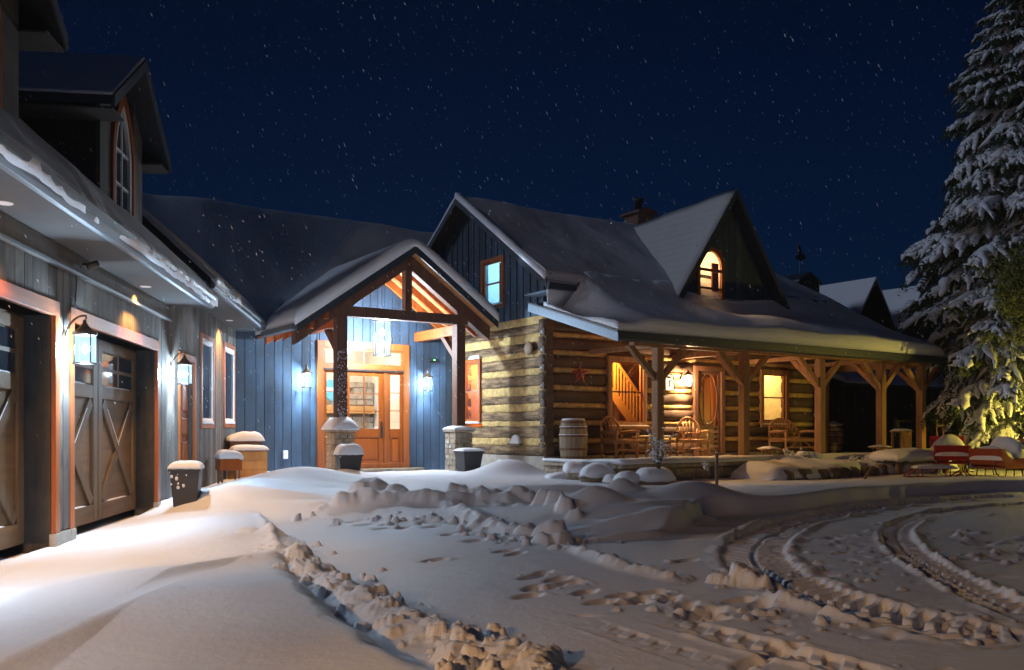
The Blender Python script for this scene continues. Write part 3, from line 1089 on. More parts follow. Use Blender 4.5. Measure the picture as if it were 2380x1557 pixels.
def eave_snow(x0, x1, rf, seed, th, ycap, rate=1.0):
    nx = int((x1 - x0) / .09)
    xs = [x0 + (x1 - x0) * i / nx for i in range(nx + 1)]
    ys = [0, .05, .12, .25, .5, .9, 1.5, 2.2, 3.2, 4.4, ycap + .7]
    ys = [y for y in ys if y <= ycap + .7]

    def lip(x):
        return -.80 + .30 * max(0.0, float(fbm(x * .9 + seed, seed, 3)) + .12) + .06 * float(fbm(x * 5, seed, 2))

    mb = MB()
    v, f = [], []
    ny = len(ys)
    # top
    P, Q = [], []
    for j, d in enumerate(ys):
        for x in xs:
            y0 = lip(x)
            y = y0 + d
            t = th * (0.55 + 0.9 * (float(fbm(x * .8 + 3 * seed, y * .8, 3)) + .5)) * min(1.0, 0.25 + (d / .22)) * (1 - .55 * min(1, d / 4))
            e0 = max(0.0, 1 - min(abs(x - x0), abs(x - x1)) / .12)
            P.append((x, y, rf(max(y, -.70)) + t * (1 - .6 * e0)))
            Q.append((x, y, rf(max(y, -.78)) - .02 + (0 if j else -.03 - .06 * max(0, float(fbm(x * 3, 4 * seed, 2))))))
    nx1 = len(xs)
    v = P + Q
    N = len(P)
    for j in range(ny - 1):
        for i in range(nx1 - 1):
            a = j * nx1 + i
            f += [(a, a + 1, a + nx1 + 1, a + nx1), (N + a, N + a + nx1, N + a + nx1 + 1, N + a + 1)]
    for i in range(nx1 - 1):
        f += [(i, N + i, N + i + 1, i + 1)]
        a = (ny - 1) * nx1 + i
        f += [(a, a + 1, N + a + 1, N + a)]
    for j in range(ny - 1):
        a = j * nx1
        f += [(a, a + nx1, N + a + nx1, N + a)]
        a = j * nx1 + nx1 - 1
        f += [(a, N + a, N + a + nx1, a + nx1)]
    return mb.add(v, f)


obj('roof_snow', eave_snow(-9, 4.34, roof1, 2, .22, 5.0), M['snow_roof'], wing, True)
obj('roof_snow', eave_snow(4.36, 10.62, roof2, 5, .16, 4.8), M['snow_roof'], wing, True)

# recessed lights in the soffit
for (x, z) in ((-2.38, 3.175), (2.21, 3.175), (8.77, 3.505)):
    r_ = obj('downlight', MB().lathe([(.052, -.004), (.07, -.006), (.075, 0), (.052, 0)], 20, (x, -.24, z)), M['white'], wing, True)
    obj('lens', MB().lathe([(0, -.003), (.05, -.003), (.05, 0), (0, 0)], 16, (x, -.24, z)), M['downlight'], r_)
    light('downlight_beam', wing, (x, -.24, z - .03), 85, (1.0, .50, .14), .04, 'SPOT', 110, .8)


def wing_dormer(cx):
    hw, e = .925, 1.40
    za = 6.16
    sl = .70
    fr = obj('dormer', MB().prism([(cx - hw, 3.7), (cx + hw, 3.7), (cx + hw, za - sl * hw), (cx, za - .03), (cx - hw, za - sl * hw)], .03, 3.0, 'y'), M['shingle'], wing)
    # front face boards, lancet window
    wx0, wx1, wz0, wz1 = cx - .41, cx + .41, 4.02, 5.50
    for (a, b) in ((cx - hw - .03, cx - .52), (cx + .52, cx + hw + .03)):
        obj('corner_board', MB().prism([(a, 3.7), (b, 3.7), (b, za - sl * abs(b - cx) - .02), (a, za - sl * abs(a - cx) - .02)], -.02, .03, 'y'), M['board_grey'], fr)
    # pointed arch: two arcs
    H_ = 4.72
    R_ = 1.10

    def side(off):
        # x half width at height above spring line
        out = []
        r = R_ + off
        cxo = R_ - .41
        n = 10
        for i in range(n + 1):
            amax = math.acos(cxo / r)
            a = amax * i / n
            out.append((r * math.cos(a) - cxo, r * math.sin(a)))
        return out
    def outline(off):
        s_ = side(off)
        L_ = [(cx - (.41 + off), wz0 - off)] + [(cx - x, H_ + z) for x, z in s_]
        R2 = [(cx + x, H_ + z) for x, z in reversed(s_[:-1])] + [(cx + .41 + off, wz0 - off)]
        return L_ + R2
    def band(o0, o1, y0, y1):
        A_, B_ = outline(o0), outline(o1)
        mb = MB()
        n = len(A_)
        v = [(p[0], y0, p[1]) for p in A_] + [(p[0], y0, p[1]) for p in B_] + [(p[0], y1, p[1]) for p in A_] + [(p[0], y1, p[1]) for p in B_]
        f = []
        for i in range(n):
            j = (i + 1) % n
            f += [(i, j, n + j, n + i), (2 * n + i, 3 * n + i, 3 * n + j, 2 * n + j), (i, 2 * n + i, 2 * n + j, j), (n + i, n + j, 3 * n + j, 3 * n + i)]
        return mb.add(v, f)
    obj('window_trim', band(0, .11, -.05, .03), M['cedar'], fr)
    obj('window_frame', band(-.09, -.002, -.03, .03), M['white'], fr)
    pts = outline(-.09)
    obj('pane', MB().prism(pts, .012, .028, 'y'), M['glass_dark'], fr)
    for z in (4.45, 4.90):
        obj('muntin', MB().box(cx - .31, cx + .31, -.012, .010, z, z + .03), M['white'], fr)
    obj('muntin', MB().box(cx - .014, cx + .014, -.016, .008, 4.0, 5.42), M['white'], fr)
    # roof slabs and their snow
    for sgn in (-1, 1):
        a, b = (cx, za), (cx + sgn * e, za - sl * e)
        t = .10
        q0 = [(a[0], -.30, a[1]), (b[0], -.30, b[1]), (b[0], 3.4, b[1]), (a[0], 3.4, a[1])]
        q1 = [(x, y, z - t) for x, y, z in q0]
        obj('dormer_roof', MB().hexa(q0, q1), M['metal_dark'], fr)
        q2 = [(x, y, z + .005) for x, y, z in q0]
        q3 = [(x, y, z + (.07 if i in (0, 3) else .05)) for i, (x, y, z) in enumerate(q0)]
        obj('roof_snow', MB().hexa(q3, q2), M['snow_roof'], fr, bevel=.03)
        obj('rake_board', MB().hexa([(a[0], -.325, a[1] + .02), (b[0], -.325, b[1] + .02), (b[0], -.325, b[1] - .13), (a[0], -.325, a[1] - .13)],
                                    [(a[0], -.302, a[1] + .02), (b[0], -.302, b[1] + .02), (b[0], -.302, b[1] - .13), (a[0], -.302, a[1] - .13)]), M['metal'], fr)
        x0, x1 = sorted((cx + sgn * hw, b[0] - sgn * .01))
        obj('dormer_soffit', MB().box(x0, x1, -.29, 2.9, b[1] - .15, b[1] - .125), M['soffit'], fr)
    return fr


wing_dormer(1.93)
wing_dormer(-2.45)

# lanterns on the wing
lantern(WP(-.30, -.03, 2.20), WA, 'gooseneck lantern on the post between the two garage doors, nearest lit lamp', 165, 1.08)
lantern(WP(4.56, -.03, 2.22), WA, 'gooseneck lantern between garage door and orange side door', 175, 1.08)
# matching lantern, then an unseen warm lamp added to light the foreground
lantern(WP(-4.62, -.03, 2.20), WA, 'gooseneck lantern at the near side of the second garage door', 120, 1.08)
for k_, lb in ((-11.0, 'unseen warm lantern added at the near end of the garage wing to light the foreground'),):
    wl_ = lantern(WP(k_, -.03, 2.20), WA, lb, 1150, 1.08)
    [c for c in wl_.children if c.type == 'LIGHT'][0].data.color = (1.0, .52, .20)

# camera under the eave with its wire
sc_ = thing('security_camera', 'small black security camera under the garage eave', 'camera', WP(.02, -.12, 3.02), WA)
obj('bracket', MB().tube([(0, 0, .06), (0, -.04, .06), (.0, -.07, .03)], .018, 8), M['black'], sc_, True)
obj('body', MB().lathe([(.0, 0), (.035, 0), (.04, .02), (.04, .12), (.032, .13), (0, .13)], 12).xf(Matrix.Translation((0, -.05, .03)) @ Matrix.Rotation(rad(70), 4, 'X')), M['black'], sc_, True)
obj('cable', MB().tube([(0, .0, .05), (-.01, .06, -.05), (.01, .07, -.2), (-.02, .07, -.32), (.0, .07, -.44)], .007, 6), M['black'], sc_, True)

# ================================================================== ENTRY HOUSE (blue boards)
YM = 4.22
entry = thing('entry_house', 'blue grey board house section with the glazed front door and long snowy roof', 'building', HO, HA)
DX0, DX1, DZ0, DZ1 = -3.82, -1.31, .28, 3.41
mb = MB()
mb.box(-6.3, DX0 + .05, YM, YM + .25, -.2, 3.62)
mb.box(DX1 - .05, .0, YM, YM + .25, -.2, 3.62)
mb.box(DX0 + .05, DX1 - .05, YM, YM + .25, DZ1 - .05, 3.62)
mb.box(DX0 + .05, DX1 - .05, YM, YM + .25, -.2, DZ0 - .02)
mb.prism([(-4.6, 3.62), (-.3, 3.62), (-.3, 3.9), (-2.485, 5.35), (-4.6, 3.9)], YM, YM + .25, 'y')
obj('wall', mb, M['board_blue'], entry)
boards(entry, -5.80, -.02, .14, lambda x: min(5.3, max(3.52, 5.25 - .7 * abs(x + 2.485))), M['board_blue'], .23, [(DX0, DX1, -1, DZ1)], y=YM, seed=8, gap=.014)
obj('sill_board', MB().box(-5.8, -.02, YM - .06, YM - .002, .02, .14), M['concrete'], entry)


def roofm(y): return 3.70 + .77 * (y - 3.67)
for x0_, x1_, y0_ in ((-9.5, -4.75, 3.62), (-4.75, .3, YM + .1)):
    mb = MB().hexa([(x0_, y0_, roofm(y0_)), (x1_, y0_, roofm(y0_)), (x1_, 8.4, roofm(8.4)), (x0_, 8.4, roofm(8.4))],
                   [(x0_, y0_, roofm(y0_) - .14), (x1_, y0_, roofm(y0_) - .14), (x1_, 8.4, roofm(8.4) - .14), (x0_, 8.4, roofm(8.4) - .14)])
    obj('roof', mb, M['shingle'], entry)
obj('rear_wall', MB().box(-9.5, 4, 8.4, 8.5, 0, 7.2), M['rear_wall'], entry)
ys = [3.55, 3.6, 3.68, 3.8, 4.0, 4.3, 4.7, 5.2, 5.8, 6.4, 7.0, 7.5, 8.0, 8.3, 8.42, 8.5]
def snm(x, y):
    return roofm(y) + .06 + .12 * min(1, max(0, (y - 3.55) / .2)) + .24 * float(fbm(x * .5, y * .5, 4, 5)) - .10 * max(0, (y - 8.25)) - .05 * max(0.0, y - 8.4) * 10
bsn = lambda x, y: roofm(y) + .004 - max(0, y - 8.4)
mb = MB().slab([-9.5 + 9.8 * i / 70 for i in range(71)] + [1.2, 2.2, 3.5, 5.0], ys, snm, bsn)
half = len(mb.v) // 2
for i, (x, y, z) in enumerate(mb.v):
    if x > -4.78 and y < YM + .12:
        y = YM + .12
        mb.v[i] = (x, y, snm(x, y) if i < half else bsn(x, y))
obj('roof_snow', mb, M['snow_roof'], entry, True)
obj('eave_soffit', MB().box(-5.9, -4.6, 3.64, YM, 3.53, 3.55), M['metal_blue'], entry)
obj('fascia', MB().box(-5.9, -4.6, 3.60, 3.635, 3.50, 3.70), M['metal_blue'], entry)

# front door with side lights and transom
dr = obj('entrance', frame_box(MB(), DX0, DX1, DZ0 - .08, DZ1, .17, YM - .075, YM + .02), M['cedar'], entry, bevel=.008)
x_s0, x_d0, x_d1, x_s1 = DX0 + .17, -3.10, -2.02, DX1 - .17
zt = 2.70
obj('transom_bar', MB().box(x_s0, x_s1, YM - .06, YM + .02, zt, zt + .12), M['cedar_h'], dr, bevel=.006)
obj('drip_cap', MB().box(x_s0, x_s1, YM - .09, YM - .06, zt - .01, zt + .03), M['iron'], dr)
for x in (x_d0 - .10, x_d1):
    obj('mullion', MB().box(x, x + .10, YM - .06, YM + .02, DZ0, zt), M['cedar'], dr, bevel=.006)


def glazed(x0, x1, z0, z1, cols, rows, stile, parent, name, y=YM - .03):
    """a stained timber leaf with panes over a raised panel"""
    lf = obj(name, frame_box(MB(), x0, x1, z0, z1, stile, y, y + .045), M['door_wood'], parent, bevel=.006)
    zg = 1.24
    obj('lock_rail', MB().box(x0 + stile, x1 - stile, y + .001, y + .044, zg - .22, zg), M['door_wood'], lf, bevel=.006)
    obj('panel', MB().box(x0 + stile + .05, x1 - stile - .05, y + .004, y + .042, z0 + stile + .05, zg - .27), M['door_wood'], lf, bevel=.015)
    obj('panel', MB().box(x0 + stile, x1 - stile, y + .02, y + .035, z0 + stile, zg - .22), M['door_wood'], lf)
    gx0, gx1, gz0, gz1 = x0 + stile, x1 - stile, zg, z1 - stile
    for i in range(cols):
        for j in range(rows):
            w_, h_ = (gx1 - gx0) / cols, (gz1 - gz0) / rows
            obj('pane', MB().box(gx0 + i * w_ + .008, gx0 + (i + 1) * w_ - .008, y + .02, y + .024, gz0 + j * h_ + .008, gz0 + (j + 1) * h_ - .008), M['glass'], lf)
    for i in range(1, cols):
        x = gx0 + (gx1 - gx0) * i / cols
        obj('muntin', MB().box(x - .011, x + .011, y + .004, y + .04, gz0, gz1), M['door_wood'], lf)
    for j in range(1, rows):
        z = gz0 + (gz1 - gz0) * j / rows
        obj('muntin', MB().box(gx0, gx1, y + .008, y + .036, z - .010, z + .010), M['door_wood'], lf)
    return lf


# leaves are parts of the house beside the frame
glazed(x_s0 + .01, x_d0 - .11, DZ0, zt - .005, 1, 3, .07, entry, 'sidelight')
glazed(x_d1 + .11, x_s1 - .01, DZ0, zt - .005, 1, 3, .07, entry, 'sidelight')
lf = glazed(x_d0 + .01, x_d1 - .01, DZ0, zt - .005, 2, 3, .13, entry, 'front_door')
obj('handle', MB().tube([(x_d1 - .07, YM - .035, 1.05), (x_d1 - .07, YM - .09, 1.07), (x_d1 - .07, YM - .09, 1.28), (x_d1 - .07, YM - .035, 1.30)], .013, 8), M['iron'], lf, True)
obj('escutcheon', MB().box(x_d1 - .10, x_d1 - .04, YM - .045, YM - .031, 1.0, 1.42), M['iron'], lf, bevel=.008)
tr = obj('transom_window', frame_box(MB(), x_s0, x_s1, zt + .12, DZ1 - .17, .05, YM - .04, YM + .02), M['cedar_h'], entry)
tw = (x_s1 - x_s0 - .1) / 4
for i in range(4):
    x = x_s0 + .05 + i * tw
    obj('pane', MB().box(x + .012, x + tw - .012, YM - .012, YM - .008, zt + .175, DZ1 - .225), M['glass'], tr)
    if i:
        obj('muntin', MB().box(x - .012, x + .012, YM - .03, YM + .015, zt + .17, DZ1 - .22), M['cedar'], tr)
obj('threshold', MB().box(DX0 - .1, DX1 + .25, YM - .42, YM - .08, .10, .24), M['stone_dark'], entry, bevel=.012)
obj('door_mat', MB().box(-3.0, -1.75, YM - 1.15, YM - .55, .10, .125), M['stone_dark'], entry)
obj('mat_snow', snow_cap(-3.0, -1.9, YM - 1.1, YM - .6, .125, .02, 0, 4), M['snow'], entry, True)

# hall behind the glass
mb = MB()
mb.box(-4.3, -.9, YM + .26, YM + 3.2, .20, .26)
mb.box(-4.3, -.9, YM + .26, YM + 3.2, 3.5, 3.55)
mb.box(-4.35, -4.3, YM + .26, YM + 3.2, .2, 3.55)
mb.box(-.9, -.85, YM + .26, YM + 3.2, .2, 3.55)
mb.box(-4.3, -.9, YM + 3.2, YM + 3.25, .2, 3.55)
hl = obj('hall_room', mb, M['plaster'], entry)
g = random.Random(4)
yb = YM + 3.0
for r_ in range(14):
    z = .28 + r_ * .165
    x = -3.2 - (.15 if r_ % 2 else 0)
    while x < -.95:
        w_ = g.uniform(.22, .42)
        x1_ = min(x + w_, -.95)
        if 1.62 < z + .08 < 1.95 or x1_ - x < .06:
            x = x1_ + .012
            continue
        if z < 1.0 and -2.6 < (x + x1_) / 2 < -1.5:
            x = x1_ + .012
            continue
        if z > 1.9 and -3.2 < (x + x1_) / 2 < -1.7:
            x = x1_ + .012
            continue
        obj('hearth_stone', MB().box(x, x1_, yb - .12 - g.uniform(0, .03), yb + .1, z, z + .153), M['stone'], hl, bevel=.01)
        x = x1_ + .012
obj('mantel', MB().box(-3.3, -1.0, yb - .34, yb + .1, 1.68, 1.90), M['wood_room'], hl, bevel=.01)
obj('fire_screen', frame_box(MB(), -2.6, -1.5, .3, 1.0, .04, yb - .2, yb - .17), M['iron'], hl)
obj('hanging_shield', MB().prism([(-2.52, 2.45), (-2.40, 2.62), (-2.05, 2.62), (-1.93, 2.45), (-1.98, 2.22), (-2.22, 2.0), (-2.47, 2.22)], yb - .1, yb - .03, 'y'), M['blue_art'], hl, bevel=.02)
obj('shield_band', MB().prism([(-2.51, 2.40), (-1.94, 2.40), (-1.96, 2.30), (-2.49, 2.30)], yb - .115, yb - .102, 'y'), M['white'], hl)
light('hall_light', hl, (-2.9, YM + 1.5, 3.2), 60, (1.0, .86, .66), .12)
obj('ceiling_lamp', MB().lathe([(0, -.02), (.09, -.02), (.1, 0), (0, 0)], 16, (-2.6, YM + 1.0, 3.49)), M['downlight'], hl)

# lanterns beside the door
lantern(HP(-4.17, YM - .03, 2.52), HA, 'wall lantern glowing on blue boards left of the front door', 150, 1.15, group='front door lanterns')
lantern(HP(-.87, YM - .03, 2.52), HA, 'wall lantern glowing on blue boards right of the front door', 150, 1.15, group='front door lanterns')
ob = thing('outlet_box', 'small white outlet cover low on the blue wall left of the front door', 'outlet', HP(-4.62, YM - .03, .62), HA)
obj('cover', MB().box(-.06, .06, -.05, 0, -.10, .10), M['white'], ob, bevel=.015)
obj('lid', MB().box(-.05, .05, -.06, -.05, -.08, .07), M['white'], ob, bevel=.004)
sc2 = thing('door_camera', 'small black camera with green light beside the right door lantern', 'camera', HP(-.62, YM - .03, 3.05), HA)
obj('body', MB().box(-.12, .12, -.14, 0, -.05, .05), M['black'], sc2, bevel=.02)
obj('led', MB().box(-.03, .01, -.146, -.141, -.012, .012), M['green_led'], sc2)

# ================================================================== ENTRY PORCH (timber frame)
pc = thing('entry_porch', 'timber framed gable porch with snow on its roof over the front door', 'porch', HO, HA)
YP = 2.02
PX = (-4.14, -1.09)
RX, RZ, RS = -2.485, 5.42, .70
XL, XR = -5.30, -.24
def roofp(x): return RZ - RS * abs(x - RX)
for x in PX:
    obj('post', MB().box(x - .12, x + .12, YP - .12, YP + .12, 1.24, 3.74), M['timber'], pc, bevel=.01)
obj('tie_beam', MB().box(PX[0] - .35, PX[1] + .2, YP - .10, YP + .10, 3.742, 3.97), M['timber'], pc, bevel=.01)
obj('king_post', MB().box(RX - .085, RX + .085, YP - .095, YP + .095, 3.972, RZ - .40), M['timber'], pc, bevel=.008)
def rafter(x0, y, h, w_, nm, m):
    xe = XL + .08 if x0 < 0 else XR - .02
    a = (RX, roofp(RX) - .12)
    b = (xe, roofp(xe) - .12)
    return obj(nm, MB().prism([a, b, (b[0], b[1] - h), (a[0], a[1] - h)], y - w_ / 2, y + w_ / 2, 'y'), m, pc, bevel=.008)
rafter(-1, YP, .34, .19, 'rafter', M['timber'])
rafter(1, YP, .34, .19, 'rafter', M['timber'])
for y in (2.62, 3.22, 3.82):
    rafter(-1, y, .20, .10, 'rafter', M['cedar'])
    rafter(1, y, .20, .10, 'rafter', M['cedar'])
for x in PX:
    obj('side_plate', MB().box(x - .09, x + .09, YP + .13, YM - .08, 3.50, 3.74), M['cedar'], pc, bevel=.008)
    obj('knee_brace', MB().beam((x, YP + .10, 2.95), (x, YP + .72, 3.52), .12, .14, (1, 0, 0)), M['timber'], pc)
for x in (-4.95, -4.62):
    obj('rafter_tail', MB().box(x, x + .09, YP - .30, YP - .12, roofp(x) - .30, roofp(x) - .14), M['cedar'], pc)
def slope(sgn, y0, y1, t0, t1):
    xe = XL if sgn < 0 else XR
    A_ = [(RX, y0, RZ + t1), (xe, y0, roofp(xe) + t1), (xe, y1, roofp(xe) + t1), (RX, y1, RZ + t1)]
    B_ = [(x, y, z - t1 + t0) for x, y, z in A_]
    return MB().hexa(A_, B_)
for sgn in (-1, 1):
    obj('ceiling', slope(sgn, YP - .34, YM + 1.7, -.11, -.06), M['ceiling_wood'], pc)
    obj('roof', slope(sgn, YP - .40, YM + 1.75, -.055, 0), M['shingle'], pc)
    xe = XL if sgn < 0 else XR
    obj('barge_board', MB().hexa([(RX, YP - .44, RZ + .01), (xe, YP - .44, roofp(xe) + .01), (xe, YP - .44, roofp(xe) - .16), (RX, YP - .44, RZ - .17)],
                                 [(RX, YP - .405, RZ + .01), (xe, YP - .405, roofp(xe) + .01), (xe, YP - .405, roofp(xe) - .16), (RX, YP - .405, RZ - .17)]), M['metal_dark'], pc)
xs = [XL - .04 + (XR - XL + .06) * i / 60 for i in range(61)]
ys = [YP - .46 + d for d in (0, .03, .09, .2, .4, .8, 1.3, 1.8, 2.3, 2.8, 3.3, 3.8, 4.1)]
def snp(x, y):
    rid = math.sqrt((x - RX) ** 2 + .04)
    ed = min(1, max(0, (y - ys[0]) / .10)) ** .5
    ex = min(1, max(0.0, min(x - xs[0], xs[-1] - x) / .12)) ** .5
    return RZ + .02 - RS * (rid - .0) + .14 + (.04 + .12 * ed * ex) + .05 * float(fbm(x * 1.2, y * 1.2, 3, 9))
obj('roof_snow', MB().slab(xs, ys, snp, lambda x, y: roofp(x) + .004), M['snow_roof'], pc, True)
gut2 = [(XL - .12, 0), (XL - .10, -.10), (XL + .02, -.12), (XL + .02, .02)]
obj('gutter', MB().prism([(x, roofp(XL) + z) for x, z in gut2], YP - .40, 3.60, 'y'), M['metal'], pc)

# stone piers under the posts
def pier(x, label, seed, hs):
    t = thing('stone_pier', label, 'pier', HP(x, YP, 0), HA, 'entry porch piers')
    g = random.Random(seed)
    obj('core', MB().box(-.19, .19, -.19, .19, -.1, 1.16), M['chink'], t)
    for i in range(9):
        z0 = -.02 + i * .13
        for f in range(4):
            x0 = -.235
            while x0 < .22:
                w_ = g.uniform(.12, .28)
                x1 = min(x0 + w_, .235)
                if .235 - x1 < .06:
                    x1 = .235
                mb = MB().box(x0 + .005, x1 - .005, -.235 - g.uniform(0, .018), -.18, z0 + .005, z0 + .125).jitter(.006, g)
                mb.xf(Matrix.Rotation(f * math.pi / 2, 4, 'Z'))
                obj('stone', mb, M['stone'], t, bevel=.008)
                x0 = x1
    obj('cap_stone', MB().box(-.28, .28, -.28, .28, 1.165, 1.235), M['stone'], t, bevel=.012)
    if hs > .15:
        obj('snow_cap', snow_cap(-.27, .27, -.27, .27, 1.236, hs, .05, seed, 16, .03, 2.6), M['snow'], t, True)
    else:
        obj('snow_cap', snow_cap(-.27, .27, -.27, .27, 1.236, hs, .02, seed, 14, .02, 3), M['snow'], t, True)
    for _ in range(7):
        f = g.randrange(4)
        mb = MB().lathe([(.0, -.03), (.03, -.01), (.025, .015), (0, .022)], 8, (g.uniform(-.18, .18), -.25, g.uniform(.2, 1.1))).xf(Matrix.Rotation(f * math.pi / 2, 4, 'Z'))
        obj('snow_patch', mb, M['snow'], t, True)


pier(PX[0], 'stone pier with a tall dome of snow under the left porch post', 1, .29)
pier(PX[1], 'stone pier with a thin snow cap under the right porch post', 2, .09)
# snow blown onto the left post
g = random.Random(9)
mb = MB()
for i in range(190):
    z = 1.5 + 1.5 * g.random() ** 1.3
    x = g.uniform(-.115, .115)
    r_ = g.uniform(.006, .018)
    mb.lathe([(0.0, -r_), (r_, 0), (0.0, r_)], 5, (x, -.125, z))
o = obj('blown_snow', mb, M['snow'], pc)
o.location = (PX[0], YP, 0)
o['kind'] = 'stuff'

# pendant lantern
pd = thing('pendant_lantern', 'large glowing drum lantern hanging in the entry porch', 'lantern', HP(-2.55, 3.2, 0), HA)
R_ = .205
obj('glass', MB().add([(R_ * math.cos(2 * math.pi * k / 28), R_ * math.sin(2 * math.pi * k / 28), z) for z in (3.03, 3.84) for k in range(28)],
                      [(k, (k + 1) % 28, 28 + (k + 1) % 28, 28 + k) for k in range(28)]), M['lantern_glow'], pd, True)
for z in (3.02, 3.85):
    obj('ring', MB().tube([((R_ + .012) * math.cos(2 * math.pi * k / 24), (R_ + .012) * math.sin(2 * math.pi * k / 24), z) for k in range(24)], .014, 6, True), M['iron'], pd, True)
for k in range(6):
    a = k * math.pi / 3 + .3
    x, y = (R_ + .012) * math.cos(a), (R_ + .012) * math.sin(a)
    obj('cage_bar', MB().tube([(x, y, 3.02), (x, y, 3.85)], .008, 6), M['iron'], pd, True)
    obj('strap', MB().tube([(x, y, 3.85), (x * .5, y * .5, 4.0), (0, 0, 4.10)], .007, 5), M['iron'], pd, True)
obj('chain', MB().tube([(0, 0, 4.08), (0, 0, 5.25)], .010, 6), M['iron'], pd, True)
for z in (3.3, 3.58):
    obj('bulb', MB().lathe([(.004, -.09), (.06, -.06), (.075, 0), (.06, .06), (.01, .1)], 14, (0, 0, z)), M['bulb'], pd, True)
light('pendant_light', pd, (0, 0, 3.42), 520, LED, .10)

# ================================================================== LOG HOUSE
lh = thing('log_house', 'old log house with chinked walls, steep snowy roof and pointed dormer', 'building', HO, HA)
XE = 9.6
g = random.Random(12)


def log_piece(a0, a1, z0, z1, face, nm, m, depth=.24, y=0.0, rough=.02, seed=1, flat=False):
    """one hewn log lying between a0 and a1, built along x with its face at y"""
    gg = random.Random(seed)
    n = max(2, int((a1 - a0) / .3))
    sec = [(0.02, 0.12), (0.0, .3), (-.012, .55), (0.0, .78), (.025, .93), (.10, 1.0), (depth, 1.0), (depth, 0.0), (.10, 0.0)]
    if flat:
        sec = [(0.012, 0.05), (0.0, .2), (0.002, .5), (0.0, .8), (.012, .95), (.06, 1.0), (depth, 1.0), (depth, 0.0), (.06, 0.0)]
        n = max(2, int((a1 - a0) / .14))
    v, f = [], []
    k = len(sec)
    for i in range(n + 1):
        a = a0 + (a1 - a0) * i / n
        e = gg.uniform(-rough, rough)
        e2 = gg.uniform(-rough, rough) * .6
        for (dy, t) in sec:
            jit = gg.uniform(-rough, rough) * .5 if dy < depth else 0
            yy_ = y + dy + (e * .5 + jit if dy < .09 else 0)
            zz_ = z0 + (z1 - z0) * t + (e2 if 0 < t < 1 else (e if t == 1.0 else -e) * (1.1 if flat else .5))
            v.append((a, yy_, zz_))
    for i in range(n):
        for j in range(k):
            f.append((i * k + j, i * k + (j + 1) % k, (i + 1) * k + (j + 1) % k, (i + 1) * k + j))
    f.append(tuple(range(k)))
    f.append(tuple(range((n + 1) * k - 1, n * k - 1, -1)))
    mb = MB().add(v, f)
    if face == 'x':
        mb.v = [(p[1], p[0], p[2]) for p in mb.v]
    return obj(nm, mb, m, lh, True)


def spans(a0, a1, zlo, zhi, ops):
    s_ = [(a0, a1)]
    for o in ops:
        ov = min(zhi, o[3]) - max(zlo, o[2])
        if ov > .25 * (zhi - zlo):
            ns = []
            for a, b in s_:
                if o[1] <= a or o[0] >= b:
                    ns.append((a, b))
                else:
                    if o[0] > a:
                        ns.append((a, o[0]))
                    if o[1] < b:
                        ns.append((o[1], b))
            s_ = ns
    return [x for x in s_ if x[1] - x[0] > .05]


FW1 = (1.86, 3.10, 1.28, 3.0)
FD = (4.74, 5.87, .50, 2.88)
FW2 = (7.30, 8.46, 1.34, 2.88)
GW = (2.74, 3.62, 1.36, 3.04)
for i in range(8):
    z0 = .62 + i * .41
    lz, cz = .285, .125
    for a, b in spans(0.0, XE, z0, z0 + lz, (FW1, FD, FW2)):
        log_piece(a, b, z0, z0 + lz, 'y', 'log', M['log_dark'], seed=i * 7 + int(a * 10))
    for a, b in spans(0.05, XE, z0 + lz, z0 + lz + cz, (FW1, FD, FW2)):
        log_piece(a, b, z0 + lz - .01, z0 + lz + cz + .01, 'y', 'chinking', M['chink'], depth=.20, y=.022, rough=.012, seed=i * 7 + 3)
    zg = z0 - .02
    lo_, hi_ = zg + .025 * math.sin(i * 3.1), zg + .24 + .05 * math.sin(i * 1.7)
    for a, b in spans(-.015, YM, lo_, hi_, (GW,)):
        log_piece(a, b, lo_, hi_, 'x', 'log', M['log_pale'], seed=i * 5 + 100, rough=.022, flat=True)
    for a, b in spans(.02, YM, hi_, zg + .41, (GW,)):
        log_piece(a, b, hi_ - .012, zg + .425, 'x', 'chinking', M['chink'], depth=.20, y=.014, rough=.018, seed=i * 5 + 200, flat=True)
    if 0 < i:
        nb = obj('corner_notch', MB().box(-.035, .02, -.028, .14, z0 - .105, z0 + .055).jitter(.006, g), M['log_dark'], lh)
        obj('spike_plate', MB().box(-.045, -.035, .045, .10, z0 - .05, z0 + .005), M['metal'], nb)
obj('corner_post', MB().box(.02, .22, -.035, .02, .60, 3.9), M['log_dark'], lh, bevel=.015)
obj('foundation', MB().box(.0, XE, .02, YM, -.2, .60), M['concrete'], lh)
obj('right_wall', MB().box(XE - .2, XE, .26, 6.6, .5, 4.0), M['log_dark'], lh)
obj('top_plate', MB().box(.0, XE, .03, .25, 3.85, 4.1), M['log_dark'], lh)

